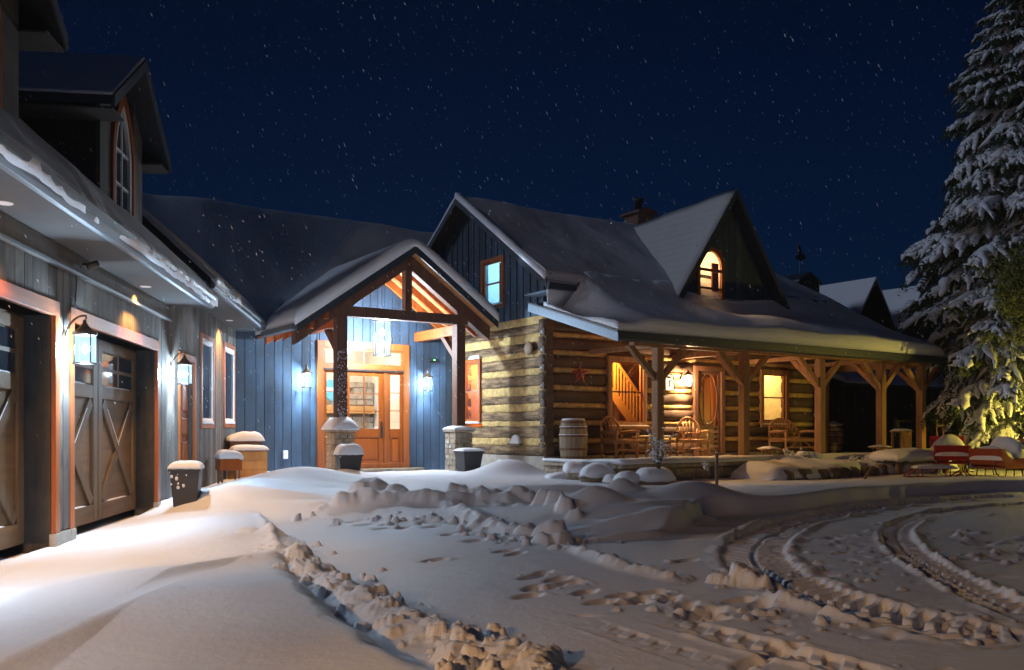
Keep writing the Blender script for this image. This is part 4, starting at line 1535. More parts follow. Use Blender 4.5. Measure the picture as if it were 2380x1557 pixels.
# upper gable of boards and battens
def ztg(y): return 7.17 - .67 * abs(3.31 - y) - .12
GWU = (1.66, 2.72, 4.22, 5.50)
mb = MB()
for (a, b, lo, hi) in ((.0, GWU[0], 3.9, None), (GWU[1], 6.6, 3.9, None), (GWU[0], GWU[1], 3.9, GWU[2]), (GWU[0], GWU[1], GWU[3], None)):
    if hi is None:
        ys_ = [a] + ([3.31] if a < 3.31 < b else []) + [b]
        mb.prism([(a, lo), (b, lo)] + [(y, ztg(y)) for y in reversed(ys_)], .03, .20, 'x')
    else:
        mb.box(.03, .20, a, b, lo, hi)
obj('gable_wall', mb, M['board_blue'], lh)
boards(lh, .0, 6.5, 3.86, lambda y: ztg(y), M['board_blue'], .28, [GWU], y=.03, seed=31, plane='x', gap=.006)
for i in range(24):
    y = .02 + i * .28
    zt_ = ztg(y)
    if GWU[0] - .03 < y < GWU[1] + .03:
        if zt_ > GWU[3] + .1:
            obj('batten', MB().box(-.025, .0, y - .022, y + .022, GWU[3], zt_), M['board_blue'], lh)
        obj('batten', MB().box(-.025, .0, y - .022, y + .022, 3.87, GWU[2]), M['board_blue'], lh)
    else:
        obj('batten', MB().box(-.025, .0, y - .022, y + .022, 3.87, zt_), M['board_blue'], lh)


def side_window(o, lit, y_out=-.05, m=None, nm='window'):
    """window on the gable wall (faces -x)"""
    a, b, z0, z1 = o
    def fb(a, b, z0, z1, w_, y0, y1):
        mb = frame_box(MB(), a, b, z0, z1, w_, y0, y1)
        mb.v = [(p[1], p[0], p[2]) for p in mb.v]
        return mb
    f_ = obj(nm, fb(a, b, z0, z1, .10, y_out, .08), M['cedar'] if m is None else m, lh, bevel=.008)
    obj('sash', fb(a + .10, b - .10, z0 + .10, z1 - .10, .045, -.01, .03), M['cedar'], f_)
    zm = (z0 + z1) / 2
    mb = MB().box(-.012, .03, a + .145, b - .145, zm - .02, zm + .02)
    obj('meeting_rail', mb, M['cedar'], f_)
    obj('pane', MB().box(.005, .010, a + .145, b - .145, z0 + .145, z1 - .145), M['glass'], f_)
    return f_


wu = side_window(GWU, True)
obj('snow_sill', snow_cap(-.06, -.005, GWU[0] + .02, GWU[1] - .02, GWU[2] + .10, .03, 0, 3, 8), M['snow'], wu, True)
wl = side_window(GW, True)
obj('snow_header', snow_cap(-.09, .03, GW[0] - .03, GW[0] + .5, GW[3], .10, 0, 5, 10), M['snow'], wl, True)
obj('snow_sill', snow_cap(-.09, .0, GW[0], GW[1], GW[2] + .03, .04, .01, 6, 10), M['snow'], wl, True)
# rooms behind: closed boxes with a lamp
def room(x0, x1, y0, y1, z0, z1, m, open_face):
    mb = MB()
    t = .04
    if open_face != 'y':
        mb.box(x0, x1, y0 - t, y0, z0, z1)
    mb.box(x0, x1, y1, y1 + t, z0, z1)
    if open_face != 'x':
        mb.box(x0 - t, x0, y0, y1, z0, z1)
    mb.box(x1, x1 + t, y0, y1, z0, z1)
    mb.box(x0, x1, y0, y1, z0 - t, z0)
    mb.box(x0, x1, y0, y1, z1, z1 + t)
    return obj('room', mb, m, lh)


rm = room(.25, 1.5, 1.4, 3.0, 4.1, 5.9, M['plaster'], 'x')
obj('curtain', MB().box(.26, .30, 1.95, 2.30, 4.2, 5.42), M['curtain'], rm)
obj('lamp_base', MB().lathe([(.06, 0), (.07, .02), (.03, .05), (.05, .15), (.02, .3)], 12, (.9, 1.75, 4.12)), M['stone'], rm, True)
light('bedroom_light', rm, (.7, 1.8, 5.5), 26, (.25, .65, 1.0), .1)
rm = room(.26, 1.6, 2.5, 3.9, .9, 3.3, M['wood_room'], 'x')
light('side_room_light', rm, (.7, 3.2, 2.9), 40, WARM, .1)


def front_window(o, trim=.12):
    a, b, z0, z1 = o
    f_ = obj('window', frame_box(MB(), a, b, z0, z1, trim, -.06, .10), M['porch_wood'], lh, bevel=.01)
    obj('sash', frame_box(MB(), a + trim, b - trim, z0 + trim, z1 - trim, .04, .0, .04), M['cedar'], f_)
    zm = z0 + (z1 - z0) * .5
    obj('meeting_rail', MB().box(a + trim + .04, b - trim - .04, .0, .04, zm - .018, zm + .018), M['timber'], f_)
    for zz in ((z0 + trim + .04, zm - .018), (zm + .018, z1 - trim - .04)):
        obj('pane', MB().box(a + trim + .04, b - trim - .04, .018, .022, zz[0], zz[1]), M['glass'], f_)
    obj('lintel', MB().box(a - .02, b + .02, .03, .24, z1 - .03, z1 + .34), M['log_dark'], f_)
    obj('lower_filler', MB().box(a - .02, b + .02, .03, .24, z0 - .34, z0 + .03), M['log_dark'], f_)
    obj('sill', MB().box(a - .06, b + .06, -.13, -.06, z0 - .05, z0 + .03), M['porch_wood'], f_, bevel=.01)
    obj('snow_sill', snow_cap(a - .04, b + .04, -.12, -.065, z0 + .03, .02, 0, 7, 8), M['snow'], f_, True)
    return f_


front_window(FW1)
front_window(FW2)
# stair hall behind the left window
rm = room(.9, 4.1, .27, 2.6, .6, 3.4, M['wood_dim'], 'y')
obj('lintel', MB().box(FD[0], FD[1], .03, .24, FD[3] - .03, FD[3] + .34), M['log_dark'], lh)
def zst(x): return 2.38 - 1.06 * (x - 2.55)
for nm_, o0, o1, y0_, y1_ in (('stair_stringer', -.34, 0.0, .70, .80), ('hand_rail', .74, .83, .70, .78)):
    xa_, xb_ = (1.9, 4.2)
    obj(nm_, MB().hexa([(xa_, y0_, zst(xa_) + o1), (xb_, y0_, zst(xb_) + o1), (xb_, y0_, zst(xb_) + o0), (xa_, y0_, zst(xa_) + o0)], [(xa_, y1_, zst(xa_) + o1), (xb_, y1_, zst(xb_) + o1), (xb_, y1_, zst(xb_) + o0), (xa_, y1_, zst(xa_) + o0)]), M['wood_room'], rm)
for i in range(18):
    x = 2.2 + i * .105
    obj('baluster', MB().box(x - .022, x + .022, .72, .76, zst(x) - .02, zst(x) + .75), M['wood_room'], rm)
light('stair_light', rm, (2.2, .48, 3.0), 100, (1.0, .50, .10), .12)
rm = room(6.9, 8.9, .27, 2.6, .6, 3.4, M['plaster'], 'y')
obj('door_casing', frame_box(MB(), 7.2, 8.0, .6, 2.75, .10, 2.50, 2.58), M['white'], rm)
sc_3 = obj('sconce', MB().lathe([(.02, 0), (.045, .03), (.05, .12), (.03, .15)], 10, (7.95, 2.4, 2.35)), M['warm_bulb'], rm)
light('parlour_light', rm, (8.3, 1.3, 3.05), 34, (1.0, .54, .13), .12)

# front door of the log house: panelled door behind a screen door with an oval
fr = obj('doorway', frame_box(MB(), FD[0], FD[1], FD[2], FD[3], .13, -.07, .12), M['timber'], lh, bevel=.01)
dd = obj('door', MB().box(FD[0] + .13, FD[1] - .13, .08, .12, FD[2] + .13, FD[3] - .13), M['door_wood'], lh)
for i in range(3):
    x = FD[0] + .17 + i * .28
    obj('panel', MB().box(x, x + .24, .062, .08, 1.25, 2.6), M['door_wood'], dd, bevel=.01)
sx0, sx1 = FD[0] + .14, FD[1] - .14
sdn = obj('screen_door', frame_box(MB(), sx0, sx1, FD[2] + .14, FD[3] - .14, .075, .0, .035), M['timber'], lh, bevel=.008)
cx, cz, ra, rb = (sx0 + sx1) / 2, 1.98, .33, .72
obj('oval', MB().tube([(cx + ra * math.cos(2 * math.pi * k / 32), .017, cz + rb * math.sin(2 * math.pi * k / 32)) for k in range(32)], .022, 6, True), M['timber'], sdn, True)
for i in range(5):
    z = FD[2] + .24 + i * .13
    obj('slat', MB().box(sx0 + .075, sx1 - .075, .006, .03, z, z + .075), M['stake'], sdn, bevel=.005)
for k in range(9):
    a = -.9 - 1.35 * k / 8
    obj('carved_leaf', MB().lathe([(.0, -.05), (.022, 0), (0.0, .05)], 6).xf(Matrix.Translation((cx + ra * .8 * math.cos(a), .01, cz + rb * .86 * math.sin(a))) @ Matrix.Rotation(a + 1.57, 4, 'Y')), M['bronze'], sdn, True)

# things on the front wall
def on_wall(x, z): return HP(x, -.02, z)
stt = thing('barn_star', 'red tin barn star hung on the dark log wall', 'star', on_wall(1.0, 2.52), HA)
v, f = [(0, -.075, 0), (0, 0, 0)], []
for k in range(10):
    r_ = .27 if k % 2 == 0 else .105
    a = math.pi / 2 + k * math.pi / 5
    v.append((r_ * math.cos(a), -.006, r_ * math.sin(a)))
for k in range(10):
    f += [(0, 2 + k, 2 + (k + 1) % 10), (1, 2 + (k + 1) % 10, 2 + k)]
obj('star_plate', MB().add(v, f), M['star_red'], stt)
pl_ = lantern(on_wall(4.36, 2.56), HA, 'bright porch lantern beside the screen door of the log house', 240, .95, group='log porch lantern')
[c for c in pl_.children if c.type == 'LIGHT'][0].data.color = (1.0, .64, .32)
cl = thing('arched_plaque', 'small arched iron plaque with a figure one on pale logs', 'sign', on_wall(3.88, 2.42), HA)
obj('plate', MB().prism([(-.15, -.2), (.15, -.2), (.15, .05)] + [(x, z) for x, z in arc_pts(0, .05, .15, 0, math.pi, 10)][1:], -.02, 0, 'y'), M['white'], cl)
pts = [(-.15, -.2), (.15, -.2), (.15, .05)] + arc_pts(0, .05, .15, 0, math.pi, 10)[1:]
obj('rim', MB().tube([(x, -.025, z) for x, z in pts], .014, 6, True), M['iron'], cl, True)
obj('bird', MB().tube([(-.05, -.03, .1), (.0, -.035, .14), (.05, -.03, .1)], .016, 6), M['iron'], cl, True)
obj('figure', MB().beam((-.015, -.027, -.13), (.035, -.027, .06), .022, .012, (0, 1, 0)), M['iron'], cl)
obj('figure', MB().beam((.035, -.027, .06), (.0, -.027, .02), .018, .012, (0, 1, 0)), M['iron'], cl)
wd_ = thing('wooden_disc', 'round wooden disc with a hole high on the pale log gable', 'wall ornament', HP(-.035, .55, 3.12), HA - rad(90))
obj('disc', MB().lathe([(.03, 0), (.15, 0), (.165, .02), (.15, .05), (.03, .05)], 24).xf(Matrix.Rotation(rad(90), 4, 'X')), M['stake'], wd_, True)
sh = thing('log_bracket_snow', 'clump of snow caught on a bracket low on the pale log gable', 'snow clump', HP(-.02, 1.05, .92), HA - rad(90))
obj('bracket', MB().box(-.30, .20, -.10, 0, -.06, -.03), M['log_dark'], sh)
obj('snow', snow_cap(-.22, .16, -.10, .01, -.03, .20, .0, 11, 12, .03, 2.4), M['snow'], sh, True)
vb = thing('vent_box', 'small white vent box low on the foundation beside the right planter', 'vent', HP(-.02, 1.75, .34), HA - rad(90))
obj('case', MB().box(-.11, .11, -.08, 0, -.14, .14), M['white'], vb, bevel=.02)
for k in range(4):
    obj('louvre', MB().box(-.07, .07, -.09, -.08, -.08 + k * .045, -.06 + k * .045), M['metal'], vb)

# ---- roofs of the log house
XO = -.40
XH = 11.5
def zs(y): return 7.17 - .67 * (3.31 - y)
def zl(y): return 3.22 + .30 * (y + 2.75)
def zh(x): return 7.17 - 1.66 * (x - 9.2)
mb = MB().hexa([(XO, -.62, zs(-.62)), (10.6, -.62, zs(-.62)), (9.15, 3.31, zs(3.31)), (XO, 3.31, zs(3.31))], [(XO, -.62, zs(-.62) - .14), (10.6, -.62, zs(-.62) - .14), (9.15, 3.31, zs(3.31) - .14), (XO, 3.31, zs(3.31) - .14)])
obj('roof', mb, M['shingle'], lh)
mb = MB().hexa([(XO, 7.3, zs(-.62)), (10.6, 7.3, zs(-.62)), (9.15, 3.32, zs(3.31)), (XO, 3.32, zs(3.31))], [(XO, 7.3, zs(-.62) - .14), (10.6, 7.3, zs(-.62) - .14), (9.15, 3.32, zs(3.31) - .14), (XO, 3.32, zs(3.31) - .14)])
obj('roof', mb, M['shingle'], lh)
mb = MB().hexa([(-.23, -2.75, zl(-2.75)), (11.6, -2.75, zl(-2.75)), (11.6, .28, zl(.28)), (-.23, .28, zl(.28))], [(-.23, -2.75, zl(-2.75) - .10), (11.6, -2.75, zl(-2.75) - .10), (11.6, .28, zl(.28) - .10), (-.23, .28, zl(.28) - .10)])
obj('porch_roof', mb, M['ceiling_wood'], lh)

DCX = 5.8
def smax(a, b, k=.35): return .5 * (a + b + math.sqrt((a - b) ** 2 + k * k))
def smin(a, b, k=.25): return .5 * (a + b - math.sqrt((a - b) ** 2 + k * k))
def ssc(a, b, x):
    t = min(1, max(0, (x - a) / (b - a)))
    return t * t * (3 - 2 * t)
def rsnow(x, y):
    if y <= 3.31:
        front = smax(zs(y), zl(y) + .02, .45)
    else:
        front = zs(6.62 - y)
    step = zs(y) if y > -.62 else zl(y)
    k = ssc(-.05, .75, x)
    if y > -.55:
        k = 1.0 if zs(y) > zl(y) + .3 else k
    z = front * k + step * (1 - k)
    z = smin(z, zh(x), .3)
    th = .11 + .20 * float(fbm(x * .55, y * .6, 4, 6))
    th += .10 * (1 - ssc(-2.5, -1.6, y))
    th *= .78 + .22 * min(1, max(0, (y + 2.86) / .10)) ** .5
    z += th
    # scooped hollow round the foot of the dormer
    z -= .40 * math.exp(-(((x - 5.6) / 1.8) ** 2 + ((y + 1.0) / .5) ** 2))
    z -= .05 * max(0.0, 1 - abs(y - 3.31) / .15)
    return z
def rbase(x, y):
    z = zs(y) if y > -.62 else zl(y)
    if y > 3.31:
        z = zs(6.62 - y)
    return min(z, zh(x)) - .012 - (0.0 if x < 9 else .05)
xs = [XO + .0 + d for d in (0, .03, .08, .16, .26)] + [XO + .4 + (XH - XO - .4) * i / 110 for i in range(111)]
ys = [-.64, -.60, -.52, -.4, -.25, -.1] + [.05 + (3.25 - .05) * i / 26 for i in range(27)] + [3.31, 3.37, 3.6, 4.2, 5.0, 6.0]
xs2 = [x for x in xs if x > -.26]
xs2 = [-.25] + xs2
ys2 = [-2.86, -2.84, -2.80, -2.72, -2.6] + [-2.5 + (1.84) * i / 16 for i in range(17)] + [-.64]
obj('roof_snow', MB().slab(xs, ys, rsnow, lambda x, y: rbase(x, max(y, -.61))), M['snow_roof'], lh, True)
obj('porch_roof_snow', MB().slab(xs2, ys2 + [-.5, -.3], lambda x, y: rsnow(x, y) if y < -.63 or x > .8 else zl(y) + .14, lambda x, y: min(zl(y), zh(x)) - .012), M['snow_roof'], lh, True)
# fascia, gutters, rakes
obj('gutter', MB().prism([(-2.75, 3.01), (-2.83, 3.01), (-2.87, 3.05), (-2.89, 3.21), (-2.75, 3.21)], -.25, 11.62, 'x'), M['metal_dark'], lh, bevel=.004)
obj('rake_board', MB().hexa([(-.27, -2.87, zl(-2.87) - .01), (-.27, .28, zl(.28) - .01), (-.27, .28, zl(.28) - .19), (-.27, -2.87, zl(-2.87) - .19)],
                            [(-.235, -2.87, zl(-2.87) - .01), (-.235, .28, zl(.28) - .01), (-.235, .28, zl(.28) - .19), (-.235, -2.87, zl(-2.87) - .19)]), M['metal_blue'], lh)
obj('flashing', MB().hexa([(-.29, -2.88, zl(-2.88) + .03), (-.29, .28, zl(.28) + .03), (-.20, .28, zl(.28) + .03), (-.20, -2.88, zl(-2.88) + .03)],
                          [(-.29, -2.88, zl(-2.88) - .008), (-.29, .28, zl(.28) - .008), (-.20, .28, zl(.28) - .008), (-.20, -2.88, zl(-2.88) - .008)]), M['metal_dark'], lh)
for sgn in (-1, 1):
    ye = 3.31 + sgn * 3.95
    obj('rake_board', MB().hexa([(XO - .03, 3.31, 7.17), (XO - .03, ye, zs(-.64)), (XO - .03, ye, zs(-.64) - .17), (XO - .03, 3.31, 7.0)],
                                [(XO, 3.31, 7.17), (XO, ye, zs(-.64)), (XO, ye, zs(-.64) - .17), (XO, 3.31, 7.0)]), M['metal_dark'], lh)
obj('gutter', MB().prism([(-.62, 4.32), (-.72, 4.34), (-.75, 4.46), (-.62, 4.46)], XO - .02, .35, 'x'), M['metal_dark'], lh)
obj('return_soffit', MB().box(XO, .03, -.62, .25, 4.28, 4.31), M['metal_blue'], lh)
# snow along the bare rake edge
v = MB().slab([XO - .06, XO - .03, XO + .06, XO + .16], [-.60 + (3.31 + .60) * i / 40 for i in range(41)],
              lambda x, y: zs(y) + (.15 if x > XO - .05 else .06) + .04 * float(fbm(x * 3, y * 2.2, 3, 3)), lambda x, y: zs(y) + .004)
obj('rake_snow', v, M['snow'], lh, True)

# ---- dormer of the log house
dm = obj('dormer', MB().box(DCX - .4, DCX + .4, .6, 2.8, 4.3, 5.4), M['rear_wall'], lh)
DW = (4.72, 5.62, 4.46, 5.92)
def ztd(x): return 7.36 - 1.42 * abs(x - DCX) - .1
boards(dm, DCX - 2.0, DCX + 2.0, 3.7, lambda x: max(3.75, ztd(x)), M['board_blue'], .22, [DW], y=-.10, seed=44)
mb = MB()
mb.prism([(DW[1], 3.7), (DCX + 2.0, 3.7), (DCX + 2.0, ztd(DCX + 2.0)), (DCX, ztd(DCX)), (DW[1], ztd(DW[1]))], -.098, -.06, 'y')
mb.prism([(DCX - 2.0, 3.7), (DW[0], 3.7), (DW[0], ztd(DW[0])), (DCX - 2.0, ztd(DCX - 2.0))], -.098, -.06, 'y')
mb.prism([(DW[0], DW[3]), (DW[1], DW[3]), (DW[1], ztd(DW[1])), (DW[0], ztd(DW[0]))], -.098, -.06, 'y')
obj('dormer_wall', mb, M['rear_wall'], dm)
# arched window: spandrels, frame, panes
wc, wr, wsp = (DW[0] + DW[1]) / 2, .45, 5.47
A_ = arc_pts(wc, wsp, wr - .07, 0, math.pi, 18)
B_ = arc_pts(wc, wsp, wr + .03, 0, math.pi, 18)
mb = MB()
n = len(A_)
mb.add([(x, y, z) for y in (-.16, -.08) for x, z in A_ + B_],
       [q for i in range(n - 1) for q in ((i, i + 1, n + i + 1, n + i), (2 * n + i, 3 * n + i, 3 * n + i + 1, 2 * n + i + 1), (i, 2 * n + i, 2 * n + i + 1, i + 1), (n + i, n + i + 1, 3 * n + i + 1, 3 * n + i))])
aw = obj('arched_window', mb, M['cedar'], lh)
for sgn in (-1, 1):
    pts = [(wc + sgn * .46, wsp), (wc + sgn * .46, DW[3] + .02), (wc, DW[3] + .02)] + [(wc + sgn * abs(x - wc), z) for x, z in arc_pts(wc, wsp, wr, math.pi / 2, 0, 9)]
    obj('spandrel', MB().prism(pts, -.125, -.10, 'y'), M['board_grey'], aw)
for x in (DW[0] - .03, DW[1] - .07):
    obj('jamb', MB().box(x, x + .10, -.16, -.08, DW[2], wsp), M['cedar'], aw)
for z, h in ((DW[2], .06), (5.33, .07), (4.88, .045)):
    obj('rail', MB().box(DW[0] + .07, DW[1] - .07, -.145, -.09, z, z + h), M['timber'], aw)
obj('pane', MB().box(DW[0] + .07, DW[1] - .07, -.112, -.108, DW[2], 5.30), M['glass'], aw)
obj('pane', MB().prism([(DW[0] + .07, 5.43)] + [(DW[1] - .07, 5.43)] + arc_pts(wc, wsp, wr - .07, 0, math.pi, 14), -.112, -.108, 'y'), M['glass'], aw)
obj('snow_sill', snow_cap(DW[0] + .03, DW[1] - .03, -.20, -.115, DW[2] + .06, .13, 0, 2, 10), M['snow'], aw, True)
mb = MB().box(4.55, 6.1, .02, 1.6, 4.2, 4.24).box(4.50, 4.55, .02, 1.6, 4.2, 5.3).box(6.1, 6.15, .02, 1.6, 4.2, 6.2).box(4.5, 6.15, 1.6, 1.65, 4.2, 5.9).box(5.2, 6.15, .02, 1.65, 6.2, 6.24)
mb.hexa([(4.5, .02, 5.3), (5.2, .02, 6.2), (5.2, 1.65, 6.2), (4.5, 1.65, 5.3)], [(4.5, .02, 5.34), (5.2, .02, 6.24), (5.2, 1.65, 6.24), (4.5, 1.65, 5.34)])
rm = obj('room', mb, M['plaster'], lh)
obj('curtain', MB().box(5.42, 5.66, .05, .09, 4.4, 5.6), M['curtain'], rm)
light('dormer_light', rm, (4.9, .8, 5.7), 36, (1.0, .56, .22), .1)
for sgn in (-1, 1):
    ex = DCX + sgn * 2.12
    A_ = [(DCX, -.42, 7.42), (ex, -.42, 7.42 - 1.42 * 2.12), (ex, 3.5, 7.18 - 1.42 * 2.12), (DCX, 3.5, 7.18)]
    nrm = (sgn * 1.42, 0, 1)
    B_ = [(x, y, z - .12) for x, y, z in A_]
    obj('dormer_roof', MB().hexa(A_, B_), M['metal_dark'], dm)
    nx_, ny_ = 16, 14
    xs_ = [DCX + (ex - DCX) * i / nx_ for i in range(nx_ + 1)]
    ys_ = [-.43 + 3.9 * j / ny_ for j in range(ny_ + 1)]
    fz = lambda x, y: 7.42 - .06 * (y + .42) - 1.42 * abs(x - DCX)
    xs_ = sorted(xs_)
    obj('dormer_snow', MB().slab(xs_, ys_, lambda x, y: fz(x, y) + .055 + .06 * float(fbm(x, y * 1.2, 3, 8)), lambda x, y: fz(x, y) + .003), M['snow_shingle'], dm, True)
    obj('dormer_rake', MB().hexa([(DCX, -.46, 7.44), (ex, -.46, 7.44 - 1.42 * 2.12), (ex, -.46, 7.24 - 1.42 * 2.12), (DCX, -.46, 7.24)],
                                 [(DCX, -.425, 7.44), (ex, -.425, 7.44 - 1.42 * 2.12), (ex, -.425, 7.24 - 1.42 * 2.12), (DCX, -.425, 7.24)]), M['metal_dark'], dm)

dm.location = aw.location = rm.location = (-.40, -.45, -.10)
# chimney
ch = obj('chimney', MB().box(6.62, 7.26, 4.2, 4.84, 5.6, 7.92), M['brick'], lh, bevel=.01)
obj('chimney_cap', MB().prism([(6.50, 7.92), (7.38, 7.92), (7.30, 8.02), (6.94, 8.12), (6.58, 8.02)], 4.08, 4.96, 'y'), M['brick'], ch)
obj('flue', MB().lathe([(.12, 8.05), (.11, 8.35), (.15, 8.36), (.15, 8.46), (.02, 8.52)], 12, (6.94, 4.52, 0)), M['iron'], ch, True)

# ================================================================== LOG PORCH
lp = thing('log_porch', 'long timber porch with braced posts along the front of the log house', 'porch', HO, HA)
ZD = .53
mb = MB().box(0.0, 12.3, -2.62, -.04, .38, ZD).box(XE + .02, 12.3, -.04, 6.0, .38, ZD)
obj('deck', mb, M['concrete'], lp)
POSTS = (1.35, 4.07, 6.85, 9.40, 11.25)
YPP = -2.3
for x in POSTS:
    p_ = obj('post', MB().box(x - .095, x + .095, YPP - .095, YPP + .095, ZD, 2.995), M['porch_wood'], lp, bevel=.012)
    for sgn in (-1, 1):
        obj('brace', MB().prism([(x + sgn * .095, 2.26), (x + sgn * .095, 2.42), (x + sgn * .72, 2.99), (x + sgn * .90, 2.99)], YPP - .06, YPP + .06, 'y'), M['porch_wood'], lp, bevel=.008)
    obj('brace', MB().prism([(YPP + .095, 2.26), (YPP + .095, 2.42), (YPP + .72, 2.99), (YPP + .90, 2.99)], x - .05, x + .05, 'x'), M['porch_wood'], lp, bevel=.008)
    obj('cross_tie', MB().box(x - .06, x + .06, YPP + .12, .0, 3.0, 3.11), M['porch_wood'], lp, bevel=.006)
obj('beam', MB().box(.6, 11.5, YPP - .08, YPP + .08, 3.0, 3.12), M['porch_wood'], lp, bevel=.012)
obj('end_beam', MB().box(11.15, 11.35, YPP + .11, 4.0, 2.945, 3.14), M['porch_wood'], lp, bevel=.012)
for x in (XE + .9,):
    obj('rear_post', MB().box(x - .09, x + .09, .2, .38, ZD, 2.94), M['porch_wood'], lp, bevel=.012)
# stones of the left end and the front edge
g = random.Random(3)
def stone_run(parent, p0, p1, z0, z1, nrows, seed, m, out):
    gg = random.Random(seed)
    p0, p1 = Vector(p0), Vector(p1)
    L = (p1 - p0).length
    u = (p1 - p0) / L
    o_ = Vector((out[0], out[1], 0))
    for r_ in range(nrows):
        za = z0 + (z1 - z0) * r_ / nrows
        zb = z0 + (z1 - z0) * (r_ + 1) / nrows
        s_ = 0.0
        while s_ < L - .02:
            w_ = gg.uniform(.28, .60)
            e = min(L, s_ + w_)
            if L - e < .12:
                e = L
            A_ = p0 + u * (s_ + .008)
            B_ = p0 + u * (e - .008)
            d0 = gg.uniform(.0, .05)
            q = [A_ + o_ * d0, B_ + o_ * d0, B_ - o_ * .14, A_ - o_ * .14]
            mb = MB().hexa([(a.x, a.y, za + .006) for a in q], [(a.x, a.y, zb - .006) for a in q]).jitter(.008, gg)
            obj('stone', mb, m, parent, bevel=.015)
            s_ = e
stone_run(lp, (-.02, -.06, 0), (-.02, -2.66, 0), -.05, .40, 3, 5, M['stone'], (-1, 0))
stone_run(lp, (0.0, -2.66, 0), (5.2, -2.66, 0), -.05, .40, 2, 6, M['stone'], (0, -1))
obj('deck_edge', MB().box(-.10, 12.3, -2.78, -2.625, .41, .50), M['stone'], lp, bevel=.012)
obj('deck_edge', MB().box(-.12, -.005, -2.62, -.05, .41, .50), M['stone'], lp, bevel=.012)
xs = [-.14 + 12.4 * i / 90 for i in range(91)]
ys = [-2.86, -2.84, -2.8, -2.72, -2.6, -2.4, -2.2, -2.0, -1.8, -1.6, -1.4, -1.2, -1.0, -.8]
def dsn(x, y):
    f = 1 - ssc(-2.5, -1.15 + .5 * float(fbm(x * .7, 3.0, 2)), y)
    e = min(1, max(0, (y + 2.86) / .10)) ** .5
    return ZD - .02 + (.10 + .05 * float(fbm(x * 1.5, y * 1.5, 3, 4))) * f * e + .015
obj('deck_snow', MB().slab(xs, ys, dsn, lambda x, y: .508), M['snow'], lp, True)
xs = [-.14 + .5 * i / 8 for i in range(9)]
ys = [-2.6 + 2.5 * i / 30 for i in range(31)]
obj('deck_snow', MB().slab(xs, ys, lambda x, y: .535 + .035 * (1 - ssc(.1, .34, x)) + .02 * float(fbm(x * 3, y * 3, 2)), lambda x, y: .505), M['snow'], lp, True)

# ================================================================== BOULDERS, BED, STAKES
def rock_mesh(rx, ry, rz, seed, n=12, m=8, rough=.18):
    gg = random.Random(seed)
    off = gg.uniform(0, 99)
    mb = MB()
    v, f = [], []
    for j in range(m + 1):
        ph = math.pi * j / m
        for i in range(n):
            th = 2 * math.pi * i / n
            d = Vector((math.sin(ph) * math.cos(th), math.sin(ph) * math.sin(th), math.cos(ph)))
            k = 1 + rough * 2 * float(fbm(d.x * 1.7 + off, d.y * 1.7 + d.z * 1.3, 2))
            s_ = [math.copysign(abs(c) ** .75, c) for c in d]
            v.append((s_[0] * rx * k, s_[1] * ry * k, s_[2] * rz * k))
    for j in range(m):
        for i in range(n):
            f.append((j * n + i, j * n + (i + 1) % n, (j + 1) * n + (i + 1) % n, (j + 1) * n + i))
    return mb.add(v, f)


def boulder(x, y, z, rx, ry, rz, rot, label, seed, snow=.7, m='stone_dark'):
    t = thing('garden_boulder', label, 'boulder', (x, y, z), rot, 'boulders by the log porch')
    obj('rock', rock_mesh(rx, ry, rz, seed), M[m], t, True)
    if snow:
        mb = rock_mesh(rx * 1.05, ry * 1.05, rz * 1.30, seed, 16, 10, .18)
        lip = lambda p: rz * (.12 + .5 * float(fbm(p[0] * 5 + seed, p[1] * 5, 2)))
        mb.v = [(p[0], p[1], max(p[2], lip(p))) for p in mb.v]
        obj('snow_cap', mb, M['snow'], t, True)
    return t


def at(px, py, z):
    x, y = G(px, py, z)
    return x, y


def bp(px, Y): return (px - 1189.5) / 2093.5 * Y, Y
x, y = bp(1388, 18.55)
boulder(x, y, .22, .34, .30, .24, .3, 'brown boulder with snow top beside the porch step', 4, .55)
x, y = bp(1302, 19.3)
boulder(x, y, .13, .36, .24, .12, .5, 'flat step stone under snow at the log house corner', 7, .6, 'stone')
x, y = bp(1338, 19.2)
boulder(x, y, .28, .28, .24, .20, .2, 'pale upper step stone with patchy snow against the porch', 9, .6, 'stone')
x, y = bp(1520, 17.9)
boulder(x, y, .18, .40, .32, .24, .1, 'large round boulder under a thick snow pillow below the dry plant', 12, .5)
x, y = bp(1458, 17.8)
boulder(x, y, .14, .26, .24, .20, .6, 'snow covered boulder just left of the large round one', 15, .5)
x, y = bp(1425, 18.1)
boulder(x, y, .12, .22, .2, .16, .9, 'small pale stone in the snow between the brown boulder and the big ones', 16, .5, 'stone')

